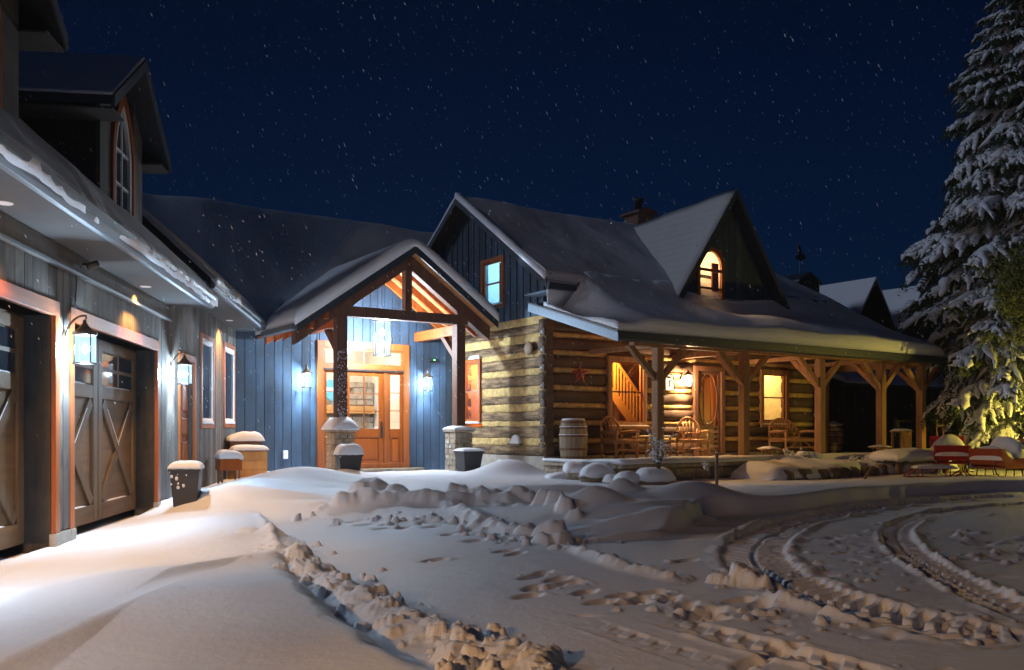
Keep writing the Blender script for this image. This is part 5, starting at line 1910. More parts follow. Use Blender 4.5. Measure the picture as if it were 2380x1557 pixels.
bed = thing('raised_garden_bed', 'long snow covered garden bed edged with dark stones along the porch', 'garden bed', HO, HA)
g = random.Random(18)
x = 3.3
while x < 10.4:
    w_ = g.uniform(.35, .7)
    yb_ = -3.75 + .25 * math.sin(x * 1.1)
    mb = rock_mesh(w_ * .52, .24, .24, int(x * 37), 10, 6, .2).xf(Matrix.Translation((x + w_ / 2, yb_ - .02, .14)))
    obj('edging_stone', mb, M['stone_dark'], bed, True)
    x += w_
xs = [3.0 + 7.6 * i / 110 for i in range(111)]
yo = [0, .015, .05, .12, .22, .4, .6, .8, 1.0, 1.15]
v = MB()
P, Q = [], []
for j, d in enumerate(yo):
    for x in xs:
        yb_ = -3.95 + .25 * math.sin(x * 1.1) + .12 * float(fbm(x * 2.2, 1.0, 3))
        e = min(1, d / .2) ** .5
        en = min(1, max(0, (x - 3.0) / .5)) ** .5 * min(1, max(0, (10.6 - x) / .8)) ** .5
        h_ = .27 + .20 * float(fbm(x * 1.3, d * 2.0, 3, 5)) + .10 * float(fbm(x * 4.5, d * 5.0, 3, 7)) + .16 * d / 1.15
        P.append((x, yb_ + d, .12 + h_ * (.35 + .65 * e) * en))
        Q.append((x, yb_ + d, .05 + (.10 + .10 * float(fbm(x * 3, 2.0, 3))) * (1 - min(1, d / .4))))
nx1, N = len(xs), len(xs) * len(yo)
f = []
for j in range(len(yo) - 1):
    for i in range(nx1 - 1):
        a = j * nx1 + i
        f += [(a, a + 1, a + nx1 + 1, a + nx1), (N + a, N + a + nx1, N + a + nx1 + 1, N + a + 1)]
for i in range(nx1 - 1):
    f += [(i, N + i, N + i + 1, i + 1)]
obj('snow_cover', MB().add(P + Q, f), M['snow'], bed, True)

def stake(px, py, z, h, lean, r_, label):
    x, y = at(px, py, z)
    t = thing('wooden_stake', label, 'stake', (x, y, HGT(x, y) - .1), 0)
    obj('shaft', MB().tube([(0, 0, 0), (lean * .5 * h, 0, h * .5 + .05), (lean * h, 0, h + .1)], r_, 8), M['stake'], t, True)
    obj('snow_tip', MB().lathe([(r_ * .9, 0), (r_ * 1.1, .012), (r_ * .6, .03), (0.001, .035)], 8, (lean * h, 0, h + .1)), M['snow'], t, True)


stake(1665, 1138, .12, .62, 0.0, .03, 'upright wooden stake standing in the snow before the porch')
stake(2003, 1118, .12, .28, .75, .03, 'short leaning wooden stake in the snow near the right bed')

# dry flower stalks with snow tufts
def dry_plant(px, py, z0, n, h, spread, label, seed, base=None):
    gg = random.Random(seed)
    x, y = bp(px, py)
    t = thing('dry_plant', label, 'plant', (x, y, z0 - .1), 0)
    st_, tf = MB(), MB()
    for i in range(n):
        a = gg.uniform(0, 6.28)
        L = h * gg.uniform(.45, 1.0)
        sp = spread * gg.uniform(.2, 1)
        pts = [(0.03 * math.cos(a), .03 * math.sin(a), 0)]
        for k in range(1, 5):
            q = k / 4
            pts.append((sp * math.cos(a) * q ** 1.4 + gg.uniform(-.02, .02), sp * math.sin(a) * q ** 1.4 + gg.uniform(-.02, .02), .1 + L * q))
        st_.tube(pts, [.008, .007, .006, .005, .003], 5)
        for k in range(5):
            q = gg.uniform(.35, 1.0)
            i0 = min(3, int(q * 4))
            fr_ = q * 4 - i0
            p = Vector(pts[i0]).lerp(Vector(pts[i0 + 1]), fr_)
            r_ = gg.uniform(.010, .028)
            tf.lathe([(0.001, -r_ * .7), (r_, 0), (r_ * .7, r_ * .6), (0.001, r_)], 6, tuple(p))
    o1 = obj('stems', st_, M['dry_stem'], t)
    o2 = obj('snow_tufts', tf, M['snow'], t, True)
    o1['kind'] = 'stuff'
    o2['kind'] = 'stuff'
    return t


dry_plant(1530, 17.75, .42, 34, .85, .36, 'tall dry flower stalks tipped with snow in front of the first porch post', 2)
dry_plant(1640, 18.9, .3, 8, .35, .12, 'thin dry stalks in the bed beside the upright stake', 3)
dry_plant(1835, 20.9, .5, 12, .3, .3, 'low twiggy shrub with snow near the third porch post', 4)
dry_plant(1980, 21.4, .35, 12, .28, .3, 'low twiggy shrub with snow by the leaning stake', 6)

def snow_shrub(px, py, z0, w_, h_, label, seed):
    gg = random.Random(seed)
    x, y = bp(px, py)
    t = thing('snowy_shrub', label, 'shrub', (x, y, z0 - .08), HA, 'shrubs along the garden bed')
    tw = MB()
    for i in range(26):
        a = gg.uniform(0, 6.28)
        e = gg.uniform(.3, 1.0)
        q = (w_ * .5 * e * math.cos(a), .25 * e * math.sin(a), h_ * gg.uniform(.5, 1.1))
        tw.tube([(q[0] * .2, q[1] * .2, 0), (q[0] * .7, q[1] * .7, q[2] * .6), q], [.012, .008, .003], 5)
    o_ = obj('twigs', tw, M['dry_stem'], t)
    o_['kind'] = 'stuff'
    for i in range(6):
        mb = rock_mesh(w_ * gg.uniform(.13, .24), .15, h_ * gg.uniform(.16, .3), seed + i, 12, 8, .25).xf(Matrix.Translation((gg.uniform(-.36, .36) * w_, gg.uniform(-.12, .12), h_ * gg.uniform(.45, .85))))
        obj('snow_clump', mb, M['snow'], t, True)


snow_shrub(1885, 21.3, .45, .95, .34, 'wide shrub bent under big clumps of snow before the third post', 5)
snow_shrub(1800, 20.0, .2, .35, .22, 'small snow mounded shrub at the foot of the garden bed', 8)
snow_shrub(1960, 21.5, .3, .6, .26, 'drooping snowy shrub left of the yellow lit bed', 9)

# fire bowls / twig feeders standing on the deck edge
def twig_bowl(x, y, r_, label, seed):
    gg = random.Random(seed)
    p = HP(x, y, .60)
    t = thing('twig_planter', label, 'planter', p, HA, 'twig planters on the porch edge')
    obj('tray', MB().lathe([(.02, .13), (r_ * .8, .13), (r_, .16), (r_ * .96, .175), (.02, .17)], 16), M['twig'], t, True)
    for k in range(4):
        a = k * math.pi / 2 + .5
        obj('leg', MB().tube([(r_ * .7 * math.cos(a), r_ * .7 * math.sin(a), .13), (r_ * .45 * math.cos(a + .5), r_ * .45 * math.sin(a + .5), -.06)], .016, 6), M['twig'], t, True)
    obj('snow', snow_cap(-r_ * .8, r_ * .8, -r_ * .8, r_ * .8, .168, .06, 0, seed, 12, .0, 2.2), M['snow'], t, True)
    obj('twig', MB().tube([(0, 0, .17), (.03, .02, .27), (-.04, .0, .34)], .007, 5), M['dry_stem'], t, True)


twig_bowl(4.75, -2.45, .24, 'low twig planter topped with snow between the first two posts', 3)
twig_bowl(9.05, -2.50, .27, 'low twig planter with a wide tray by the fourth post', 4)

# ================================================================== PORCH FURNITURE
def barrel(p, rz, h_, r_, label, seed, lid):
    t = thing('wooden_barrel', label, 'barrel', p, rz, 'barrels on the log porch')
    n = 18
    prof = [(0, .84), (.14, .93), (.32, .99), (.5, 1.0), (.68, .99), (.86, .93), (1, .84)]
    for k in range(n):
        a0, a1 = 2 * math.pi * k / n + .012, 2 * math.pi * (k + 1) / n - .012
        v, f = [], []
        for q, w_ in prof:
            for a, rr in ((a0, 1), (a1, 1), (a1, .93), (a0, .93)):
                v.append((r_ * w_ * rr * math.cos(a), r_ * w_ * rr * math.sin(a), h_ * q))
        for i in range(len(prof) - 1):
            for j in range(4):
                f.append((i * 4 + j, i * 4 + (j + 1) % 4, (i + 1) * 4 + (j + 1) % 4, (i + 1) * 4 + j))
        f += [(0, 1, 2, 3), (24, 25, 26, 27)]
        obj('stave', MB().add(v, f), M['barrel'], t)
    obj('inner', MB().lathe([(r_ * w_ * .935, h_ * q) for q, w_ in prof], 18), M['log_dark'], t)
    for q, w_, hh in ((.06, .895, .05), (.27, .985, .045), (.60, 1.0, .05), (.80, .965, .05), (.94, .89, .05)):
        obj('hoop', MB().lathe([(r_ * w_ * .99, h_ * q - hh / 2), (r_ * w_ + .008, h_ * q - hh / 2), (r_ * w_ + .008, h_ * q + hh / 2), (r_ * w_ * .99, h_ * q + hh / 2)], 24), M['hoop'], t)
    for q, w_ in ((.625, 1.0), (.825, .965)):
        obj('snow_line', MB().tube([((r_ * w_ + .006) * math.cos(2 * math.pi * k / 24), (r_ * w_ + .006) * math.sin(2 * math.pi * k / 24), h_ * q + .006) for k in range(24)], .009, 5, True), M['snow'], t, True)
    if lid == 'cone':
        obj('lid', MB().lathe([(r_ * .95, h_), (r_ * .98, h_ + .03), (.02, h_ + .14)], 20), M['snow'], t)
    else:
        obj('lid', MB().lathe([(.01, h_ - .01), (r_ * .82, h_ - .01), (r_ * .8, h_ + .025), (r_ * .5, h_ + .035), (.01, h_ + .035)], 20), M['snow'], t, True)
    return t


barrel(HP(.50, -.42, ZD), HA, .91, .325, 'tall oak barrel with snow dusted hoops at the log house corner', 1, 'flat')
barrel(HP(11.25, .55, ZD), HA, .82, .29, 'barrel with a cone of snow on its lid beyond the third post', 2, 'cone')


def twig_chair(p, rz, label, w_=.62, group='bent twig chairs on the log porch'):
    t = thing('twig_chair', label, 'chair', p, rz, group)
    d_ = .54
    hw = w_ / 2
    T = M['twig']
    for sx in (-1, 1):
        obj('leg', MB().tube([(sx * hw, -d_ / 2, 0), (sx * hw, -d_ / 2, .62)], .032, 8), T, t, True)
        obj('leg', MB().tube([(sx * hw, d_ / 2, 0), (sx * hw, d_ / 2 + .02, .45)], .03, 8), T, t, True)
        obj('arm', MB().tube([(sx * hw, -d_ / 2 - .07, .645), (sx * hw, 0, .65), (sx * (hw - .02), d_ / 2 + .05, .62)], .036, 8), T, t, True)
        obj('stretcher', MB().tube([(sx * hw, -d_ / 2, .18), (sx * hw, d_ / 2, .16)], .02, 6), T, t, True)
        obj('side_rail', MB().tube([(sx * hw, -d_ / 2, .39), (sx * hw, d_ / 2, .38)], .026, 6), T, t, True)
        obj('brace', MB().tube([(sx * hw * .95, -d_ / 2, .12), (sx * hw * .3, -d_ / 2 + .01, .36)], .016, 6), T, t, True)
    obj('stretcher', MB().tube([(-hw, -d_ / 2, .22), (hw, -d_ / 2, .22)], .022, 6), T, t, True)
    obj('front_rail', MB().tube([(-hw, -d_ / 2, .39), (hw, -d_ / 2, .39)], .03, 8), T, t, True)
    n = int(w_ / .07)
    for k in range(n):
        y = -d_ / 2 - .04 + (d_ + .04) * k / (n - 1)
        obj('seat_slat', MB().tube([(-hw - .03, y, .43), (hw + .03, y, .43)], .026, 6), T, t, True)
    # bent hoop back
    for off, r_ in ((0, .022), (.035, .016)):
        pts = []
        for k in range(17):
            a = math.pi * k / 16
            x = (hw - off) * math.cos(a)
            z = .45 + (.55 - off) * math.sin(a) ** .8
            pts.append((x, d_ / 2 + .02 + .16 * (z - .45) / .55, z))
        obj('back_hoop', MB().tube(pts, r_, 6), T, t, True)
    m_ = max(6, int(w_ / .09))
    for k in range(m_):
        u = (k + .5) / m_ * 2 - 1
        top = .45 + .53 * max(.05, 1 - u * u) ** .5
        obj('spindle', MB().tube([(u * hw * .55, d_ / 2, .44), (u * hw * .93, d_ / 2 + .02 + .16 * (top - .45) / .55, top)], .013, 6), T, t, True)
    obj('back_rail', MB().tube([(-hw * .98, d_ / 2 + .03, .60), (hw * .98, d_ / 2 + .03, .60)], .016, 6), T, t, True)
    return t


twig_chair(HP(1.72, -.62, ZD), HA - rad(4), 'bent twig armchair between the barrel and the lit stair window')
twig_chair(HP(4.02, -.70, ZD), HA - rad(28), 'bent twig armchair left of the screen door, facing the yard')
twig_chair(HP(7.70, -.80, ZD), HA - rad(4), 'wide bent twig settee under the right porch window', 1.15)
tb = thing('twig_table', 'low wooden side table between the two twig armchairs', 'table', HP(2.85, -.55, ZD), HA)
obj('top', MB().box(-.48, .48, -.24, .24, .49, .53), M['twig'], tb, bevel=.012)
for sx in (-1, 1):
    for sy in (-1, 1):
        obj('leg', MB().tube([(sx * .40, sy * .18, 0), (sx * .38, sy * .17, .49)], .028, 8), M['twig'], tb, True)
obj('shelf', MB().box(-.38, .38, -.16, .16, .16, .185), M['twig'], tb, bevel=.008)
obj('snow', snow_cap(-.46, .46, -.23, .1, .531, .02, 0, 4, 10), M['snow'], tb, True)

# right end of the porch
ws = thing('wooden_stand', 'small slatted wooden stand with snow on top beside the last porch post', 'stand', HP(10.95, -1.9, ZD), HA)
for sx in (-.2, .2):
    for sy in (-.15, .15):
        obj('leg', MB().box(sx - .025, sx + .025, sy - .025, sy + .025, 0, .62), M['porch_wood'], ws)
for k in range(3):
    obj('slat', MB().box(-.12 + k * .10, -.07 + k * .10, -.16, -.13, .05, .50), M['porch_wood'], ws)
obj('top', MB().box(-.26, .26, -.2, .2, .62, .66), M['porch_wood'], ws)
obj('apron', MB().box(-.2, .2, -.165, -.14, .50, .62), M['porch_wood'], ws)
obj('snow', snow_cap(-.25, .25, -.19, .19, .66, .07, .0, 4, 10), M['snow'], ws, True)
tl = thing('twig_trellis', 'crooked twig ladder trellis standing right of the last porch post', 'trellis', HP(11.8, -2.55, .45), HA)
for sx, k in ((-.16, 1), (.16, -1)):
    obj('upright', MB().tube([(sx, 0, 0), (sx + .02 * k, 0, .4), (sx - .02, .02, .8), (sx + .015, 0, 1.2), (sx - .05 * k, 0, 1.55)], .026, 7), M['twig'], tl, True)
for z in (.2, .55, .86, 1.18):
    obj('rung', MB().tube([(-.2, -.02, z), (.0, -.03, z + .02), (.2, -.02, z)], .018, 6), M['twig'], tl, True)
    obj('rung_snow', MB().tube([(-.17, -.02, z + .022), (.0, -.03, z + .042), (.17, -.02, z + .022)], [.006, .016, .006], 6), M['snow'], tl, True)

# low snow-draped table by the porch end
bt = thing('garden_table', 'low garden table draped in thick yellow lit snow near the sleighs', 'table', (9.85, 22.3, .16), HA - rad(12))
obj('top', MB().box(-.85, .85, -.45, .45, .34, .40), M['stake'], bt, bevel=.01)
for sx in (-.75, .75):
    for sy in (-.38, .38):
        obj('leg', MB().box(sx - .05, sx + .05, sy - .05, sy + .05, -.1, .34), M['stake'], bt)
obj('snow', snow_cap(-.85, .85, -.45, .45, .40, .20, .10, 14, 22, .16, 4), M['snow'], bt, True)

# ================================================================== SLEIGHS
def sleigh(p, rz, label, m, L, seed):
    t = thing('sleigh', label, 'sleigh', p, rz, 'sleighs beside the porch end')
    hw = .40 * L
    side = [(-.48, .26), (-.30, .20), (.30, .20), (.50, .30), (.62, .62), (.66, .86), (.56, .84), (.44, .56), (.25, .44), (-.12, .42), (-.34, .50), (-.50, .66), (-.60, .62), (-.56, .42)]
    side = [(a * L, b * L) for a, b in side]
    for sy in (-1, 1):
        y0, y1 = sorted((sy * hw, sy * (hw - .03)))
        obj('side_panel', MB().prism(side, y0, y1, 'y'), m, t, bevel=.006)
    obj('floor', MB().box(-.45 * L, .45 * L, -hw + .03, hw - .03, .20 * L, .24 * L), m, t)
    obj('dash', MB().hexa([(-.50 * L, -hw, .28 * L), (-.62 * L, -hw, .66 * L), (-.62 * L, hw, .66 * L), (-.50 * L, hw, .28 * L)], [(-.46 * L, -hw, .28 * L), (-.58 * L, -hw, .66 * L), (-.58 * L, hw, .66 * L), (-.46 * L, hw, .28 * L)]), m, t, bevel=.01)
    obj('backrest', MB().hexa([(.44 * L, -hw, .28 * L), (.63 * L, -hw, .88 * L), (.63 * L, hw, .88 * L), (.44 * L, hw, .28 * L)], [(.49 * L, -hw, .28 * L), (.68 * L, -hw, .88 * L), (.68 * L, hw, .88 * L), (.49 * L, hw, .28 * L)]), m, t, bevel=.01)
    obj('seat', MB().box(.08 * L, .46 * L, -hw + .03, hw - .03, .38 * L, .43 * L), m, t)
    for sy in (-1, 1):
        y = sy * hw * .85
        pts = [(.62 * L, y, .03), (0, y, .0), (-.55 * L, y, .02), (-.72 * L, y, .10 * L), (-.80 * L, y, .24 * L), (-.76 * L, y, .36 * L), (-.66 * L, y, .36 * L)]
        rn = obj('runner', MB().tube(pts, .016, 6), M['iron'], t, True)
        for x in (-.36, 0.0, .36):
            obj('strut', MB().tube([(x * L, y, .0), (x * L * .85, y, .22 * L)], .013, 6), M['iron'], t, True)
    obj('snow_load', snow_cap(.10 * L, .66 * L, -hw, hw, .44 * L, .50 * L, .02, seed, 14, .0, 2.6), M['snow'], t, True)
    obj('snow_dash', snow_cap(-.56 * L, -.06 * L, -hw + .03, hw - .03, .40 * L, .34 * L, .02, seed + 3, 12, .0, 2.6), M['snow'], t, True)
    return t


x, y = bp(2206, 22.2)
sleigh((x, y, HGT(x, y) + .06), rad(70), 'bright red sleigh heaped with snow near the garden table', M['red_paint'], .98, 3)
x, y = bp(2322, 20.9)
sleigh((x, y, HGT(x, y) - .02), rad(32), 'rust red sleigh with high seat piled with snow under the spruce', M['rust_paint'], 1.0, 5)
sb = thing('snow_sled', 'low flat sled with curved red runners in front of the red sleigh', 'sled', (*bp(2170, 20.4), HGT(*bp(2170, 20.4)) - .02), rad(-8))
obj('deck', MB().box(-.42, .42, -.18, .18, .20, .225), M['stake'], sb)
for sy in (-.15, .15):
    obj('runner', MB().tube([(-.42, sy, .19), (-.52, sy, .12), (-.62, sy, .02), (.35, sy, .0), (.50, sy, .10), (.58, sy, .16), (.66, sy, .06)], .016, 6), M['red_paint'], sb, True)
    for x_ in (-.3, .3):
        obj('strut', MB().tube([(x_, sy, .0), (x_, sy, .2)], .012, 6), M['red_paint'], sb, True)
obj('snow', snow_cap(-.42, .42, -.18, .18, .226, .08, .02, 8, 12), M['snow'], sb, True)

# ================================================================== PLANTERS AND BOXES
def planter(p, rz, w0, w1, h_, label, cap, seed, patches=0):
    t = thing('square_planter', label, 'planter', p, rz, 'tapered charcoal planters')
    A_ = [(-w0 / 2, -w0 / 2, 0), (w0 / 2, -w0 / 2, 0), (w0 / 2, w0 / 2, 0), (-w0 / 2, w0 / 2, 0)]
    B_ = [(-w1 / 2, -w1 / 2, h_), (w1 / 2, -w1 / 2, h_), (w1 / 2, w1 / 2, h_), (-w1 / 2, w1 / 2, h_)]
    obj('tub', MB().hexa(A_, B_), M['planter'], t, bevel=.008)
    obj('rim', MB().box(-w1 / 2 - .012, w1 / 2 + .012, -w1 / 2 - .012, w1 / 2 + .012, h_ - .05, h_ + .004), M['planter'], t, bevel=.006)
    obj('snow_cap', snow_cap(-w1 / 2, w1 / 2, -w1 / 2, w1 / 2, h_ + .005, cap, .02, seed, 16, .03 if patches else .01, 4.5), M['snow'], t, True)
    gg = random.Random(seed)
    for _ in range(patches):
        z = h_ * gg.uniform(.55, .95)
        w_ = w0 + (w1 - w0) * z / h_
        r_ = gg.uniform(.006, .024)
        obj('snow_patch', rock_mesh(r_, .012, r_ * 1.3, seed + _, 7, 5, .2).xf(Matrix.Translation((gg.uniform(-.5, .1) * w_, -w_ / 2 - .004, z))), M['snow'], t, True)
    return t


planter(WP(3.42, -.52, -.02), rad(12), .31, .43, .66, 'tapered charcoal planter with ragged snow beside the garage door', .10, 1, 9)
planter((-3.49, 19.25, .12), rad(22), .36, .50, .58, 'tapered charcoal planter with a high snow dome before the left pier', .24, 2, 1)
planter((-1.02, 21.2, .06), rad(30), .34, .52, .66, 'tapered charcoal planter with thin snow before the right pier', .07, 3)

bx = thing('raised_box', 'small orange wooden box on legs with a thick snow lid by the wing wall', 'box', WP(7.75, -.40, .05), WA + rad(180) - rad(62))
obj('box', MB().box(-.22, .22, -.16, .16, .36, .62), M['door_wood'], bx, bevel=.01)
for sx in (-.17, .17):
    for sy in (-.11, .11):
        obj('leg', MB().box(sx - .018, sx + .018, sy - .018, sy + .018, -.1, .36), M['stake'], bx)
obj('snow_cap', snow_cap(-.22, .22, -.16, .16, .621, .15, .02, 6, 14, .06, 4), M['snow'], bx, True)
cs = thing('wooden_chest', 'wooden storage chest with snow on its lid and back shelf in the wall corner', 'chest', WP(9.55, -.48, .05), HA)
for k in range(4):
    obj('plank', MB().box(-.36, .36, -.27, -.25, -.1 + k * .2, .095 + k * .2), M['wood_room'], cs, bevel=.006)
obj('body', MB().box(-.35, .35, -.25, .27, -.1, .70), M['wood_room'], cs)
obj('lid', MB().box(-.38, .38, -.29, .29, .705, .735), M['timber'], cs, bevel=.008)
obj('back_shelf', MB().box(-.36, .36, .02, .29, .736, .93), M['timber'], cs, bevel=.008)
obj('snow', snow_cap(-.38, .38, -.29, .02, .736, .12, .01, 4, 14), M['snow'], cs, True)
obj('snow_upper', snow_cap(-.37, .37, .0, .30, .931, .20, .02, 5, 14), M['snow'], cs, True)
p = WP(5.55, -.95, 0)
boulder(p.x, p.y, .12, .46, .24, .12, WA, 'long low stone under snow beside the orange side door', 21, .7, 'stone')
p = WP(4.75, -.95, 0)
boulder(p.x, p.y, .04, .42, .26, .14, WA, 'snow covered stone just behind the garage planter', 22, .6, 'stone')

# a few lumps of snow knocked off the piers
g = random.Random(8)
for (x, y, r_, lb) in ((-1.55, 2.05, .10, 'lump of fallen snow left of the right stone pier'), (-1.75, 2.15, .07, 'small lump of snow further left of the right pier')):
    t = thing('snow_lump', lb, 'snow lump', HP(x, y, .16), 0.3, 'lumps by the pier')
    obj('lump', rock_mesh(r_, r_ * .8, r_ * .7, int(r_ * 900), 12, 8, .3), M['snow'], t, True)

# ================================================================== REAR WING (far right, dark)
rw = thing('rear_wing', 'dark rear wing with two pointed gables and snowy roofs beyond the porch', 'building', HO, HA)
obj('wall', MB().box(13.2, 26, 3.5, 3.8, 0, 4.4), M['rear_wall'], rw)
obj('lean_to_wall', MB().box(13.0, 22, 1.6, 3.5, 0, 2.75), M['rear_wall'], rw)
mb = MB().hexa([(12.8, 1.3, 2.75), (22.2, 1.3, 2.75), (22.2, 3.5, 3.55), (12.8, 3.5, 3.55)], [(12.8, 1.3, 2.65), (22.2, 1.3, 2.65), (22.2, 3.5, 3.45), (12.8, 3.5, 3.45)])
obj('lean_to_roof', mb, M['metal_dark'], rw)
obj('lean_to_snow', MB().slab([12.8 + 9.4 * i / 40 for i in range(41)], [1.24, 1.28, 1.4, 1.8, 2.4, 3.0, 3.5], lambda x, y: 2.75 + .364 * (y - 1.3) + .16 * min(1, (y - 1.2) / .15) + .04 * float(fbm(x, y, 2)), lambda x, y: 2.75 + .364 * (y - 1.3)), M['snow_roof'], rw, True)
zr = lambda y: 4.3 + .55 * (y - 3.2)
mb = MB().hexa([(13.0, 3.2, zr(3.2)), (26.2, 3.2, zr(3.2)), (26.2, 7.4, zr(7.4)), (13.0, 7.4, zr(7.4))], [(13.0, 3.2, zr(3.2) - .15), (26.2, 3.2, zr(3.2) - .15), (26.2, 7.4, zr(7.4) - .15), (13.0, 7.4, zr(7.4) - .15)])
obj('roof', mb, M['shingle'], rw)
obj('roof_snow', MB().slab([13.0 + 13.2 * i / 30 for i in range(31)], [3.15, 3.3, 4, 5, 6, 7, 7.4], lambda x, y: zr(y) + .16 + .05 * float(fbm(x, y, 2)), lambda x, y: zr(y) + .004), M['snow_roof'], rw, True)
for cx in (17.05, 20.1):
    gbl = obj('gable', MB().prism([(cx - 1.45, 3.4), (cx + 1.45, 3.4), (cx + 1.45, 4.55), (cx, 6.55), (cx - 1.45, 4.55)], 3.3, 6.6, 'y'), M['rear_wall'], rw)
    for sgn in (-1, 1):
        ex = cx + sgn * 1.62
        A_ = [(cx, 3.0, 6.68), (ex, 3.0, 4.40), (ex, 7.0, 4.40), (cx, 7.0, 6.68)]
        obj('gable_roof', MB().hexa(A_, [(x, y, z - .1) for x, y, z in A_]), M['metal_dark'], gbl)
        B_ = [(x, y, z + .09) for x, y, z in A_]
        obj('gable_snow', MB().hexa(B_, [(x, y, z + .004) for x, y, z in A_]), M['snow_roof'], gbl)
wv = thing('weathervane', 'black bird weathervane on a small cupola behind the log house roof', 'weathervane', HP(14.06, 4.0, 0), HA)
p0 = 6.36
obj('cupola_base', MB().prism([(-.55, 4.5), (.55, 4.5), (.55, p0), (0, p0 + .28), (-.55, p0)], -.4, .4, 'y'), M['rear_wall'], wv)
obj('cupola_roof', MB().prism([(-.62, p0 - .02), (0, p0 + .30), (.62, p0 - .02), (.62, p0 + .06), (0, p0 + .38), (-.62, p0 + .06)], -.46, .46, 'y'), M['metal_dark'], wv)
obj('rod', MB().tube([(0, 0, p0 + .3), (0, 0, p0 + 1.25)], .022, 6), M['iron'], wv)
obj('bird', MB().prism([(-.26, p0 + .92), (-.05, p0 + .84), (.10, p0 + .86), (.36, p0 + .98), (.22, p0 + 1.02), (.30, p0 + 1.10), (.10, p0 + 1.08), (.02, p0 + 1.36), (-.08, p0 + 1.40), (-.12, p0 + 1.28), (-.10, p0 + 1.06)], -.015, .015, 'y'), M['iron'], wv)

# dark fence beyond the porch end
fc = thing('black_fence', 'black metal fence panel with a tall post behind the sleighs', 'fence', (12.1, 27.2, 0), rad(6))
obj('post', MB().box(1.25, 1.40, -.06, .06, -.1, 1.75), M['black'], fc)
obj('post', MB().box(-.6, -.48, -.05, .05, -.1, 1.6), M['black'], fc)
obj('rail', MB().box(-.5, 1.3, -.025, .025, 1.45, 1.50), M['iron'], fc)
obj('rail', MB().box(-.5, 1.3, -.025, .025, .35, .40), M['iron'], fc)
for k in range(14):
    obj('picket', MB().box(-.42 + k * .12, -.40 + k * .12, -.012, .012, .1, 1.5), M['iron'], fc)
gp = thing('garden_post', 'thin pale garden post standing before the black fence', 'post', (11.9, 26.0, 0), 0)
obj('shaft', MB().box(-.03, .03, -.03, .03, -.1, 1.05), M['stake'], gp)
obj('cap', MB().prism([(-.045, 1.05), (.045, 1.05), (0, 1.12)], -.045, .045, 'y'), M['stake'], gp)

# ================================================================== SPRUCE
def np_mesh(name, V, F, smooth=False):
    me = bpy.data.meshes.new(name)
    V = np.asarray(V, np.float32)
    F = np.asarray(F, np.int32)
    k = F.shape[1]
    me.vertices.add(len(V))
    me.vertices.foreach_set('co', V.ravel())
    me.loops.add(F.size)
    me.loops.foreach_set('vertex_index', F.ravel())
    me.polygons.add(len(F))
    me.polygons.foreach_set('loop_start', np.arange(len(F), dtype=np.int32) * k)
    me.polygons.foreach_set('loop_total', np.full(len(F), k, np.int32))
    if smooth:
        me.polygons.foreach_set('use_smooth', np.ones(len(F), bool))
    me.update()
    me.validate()
    return me


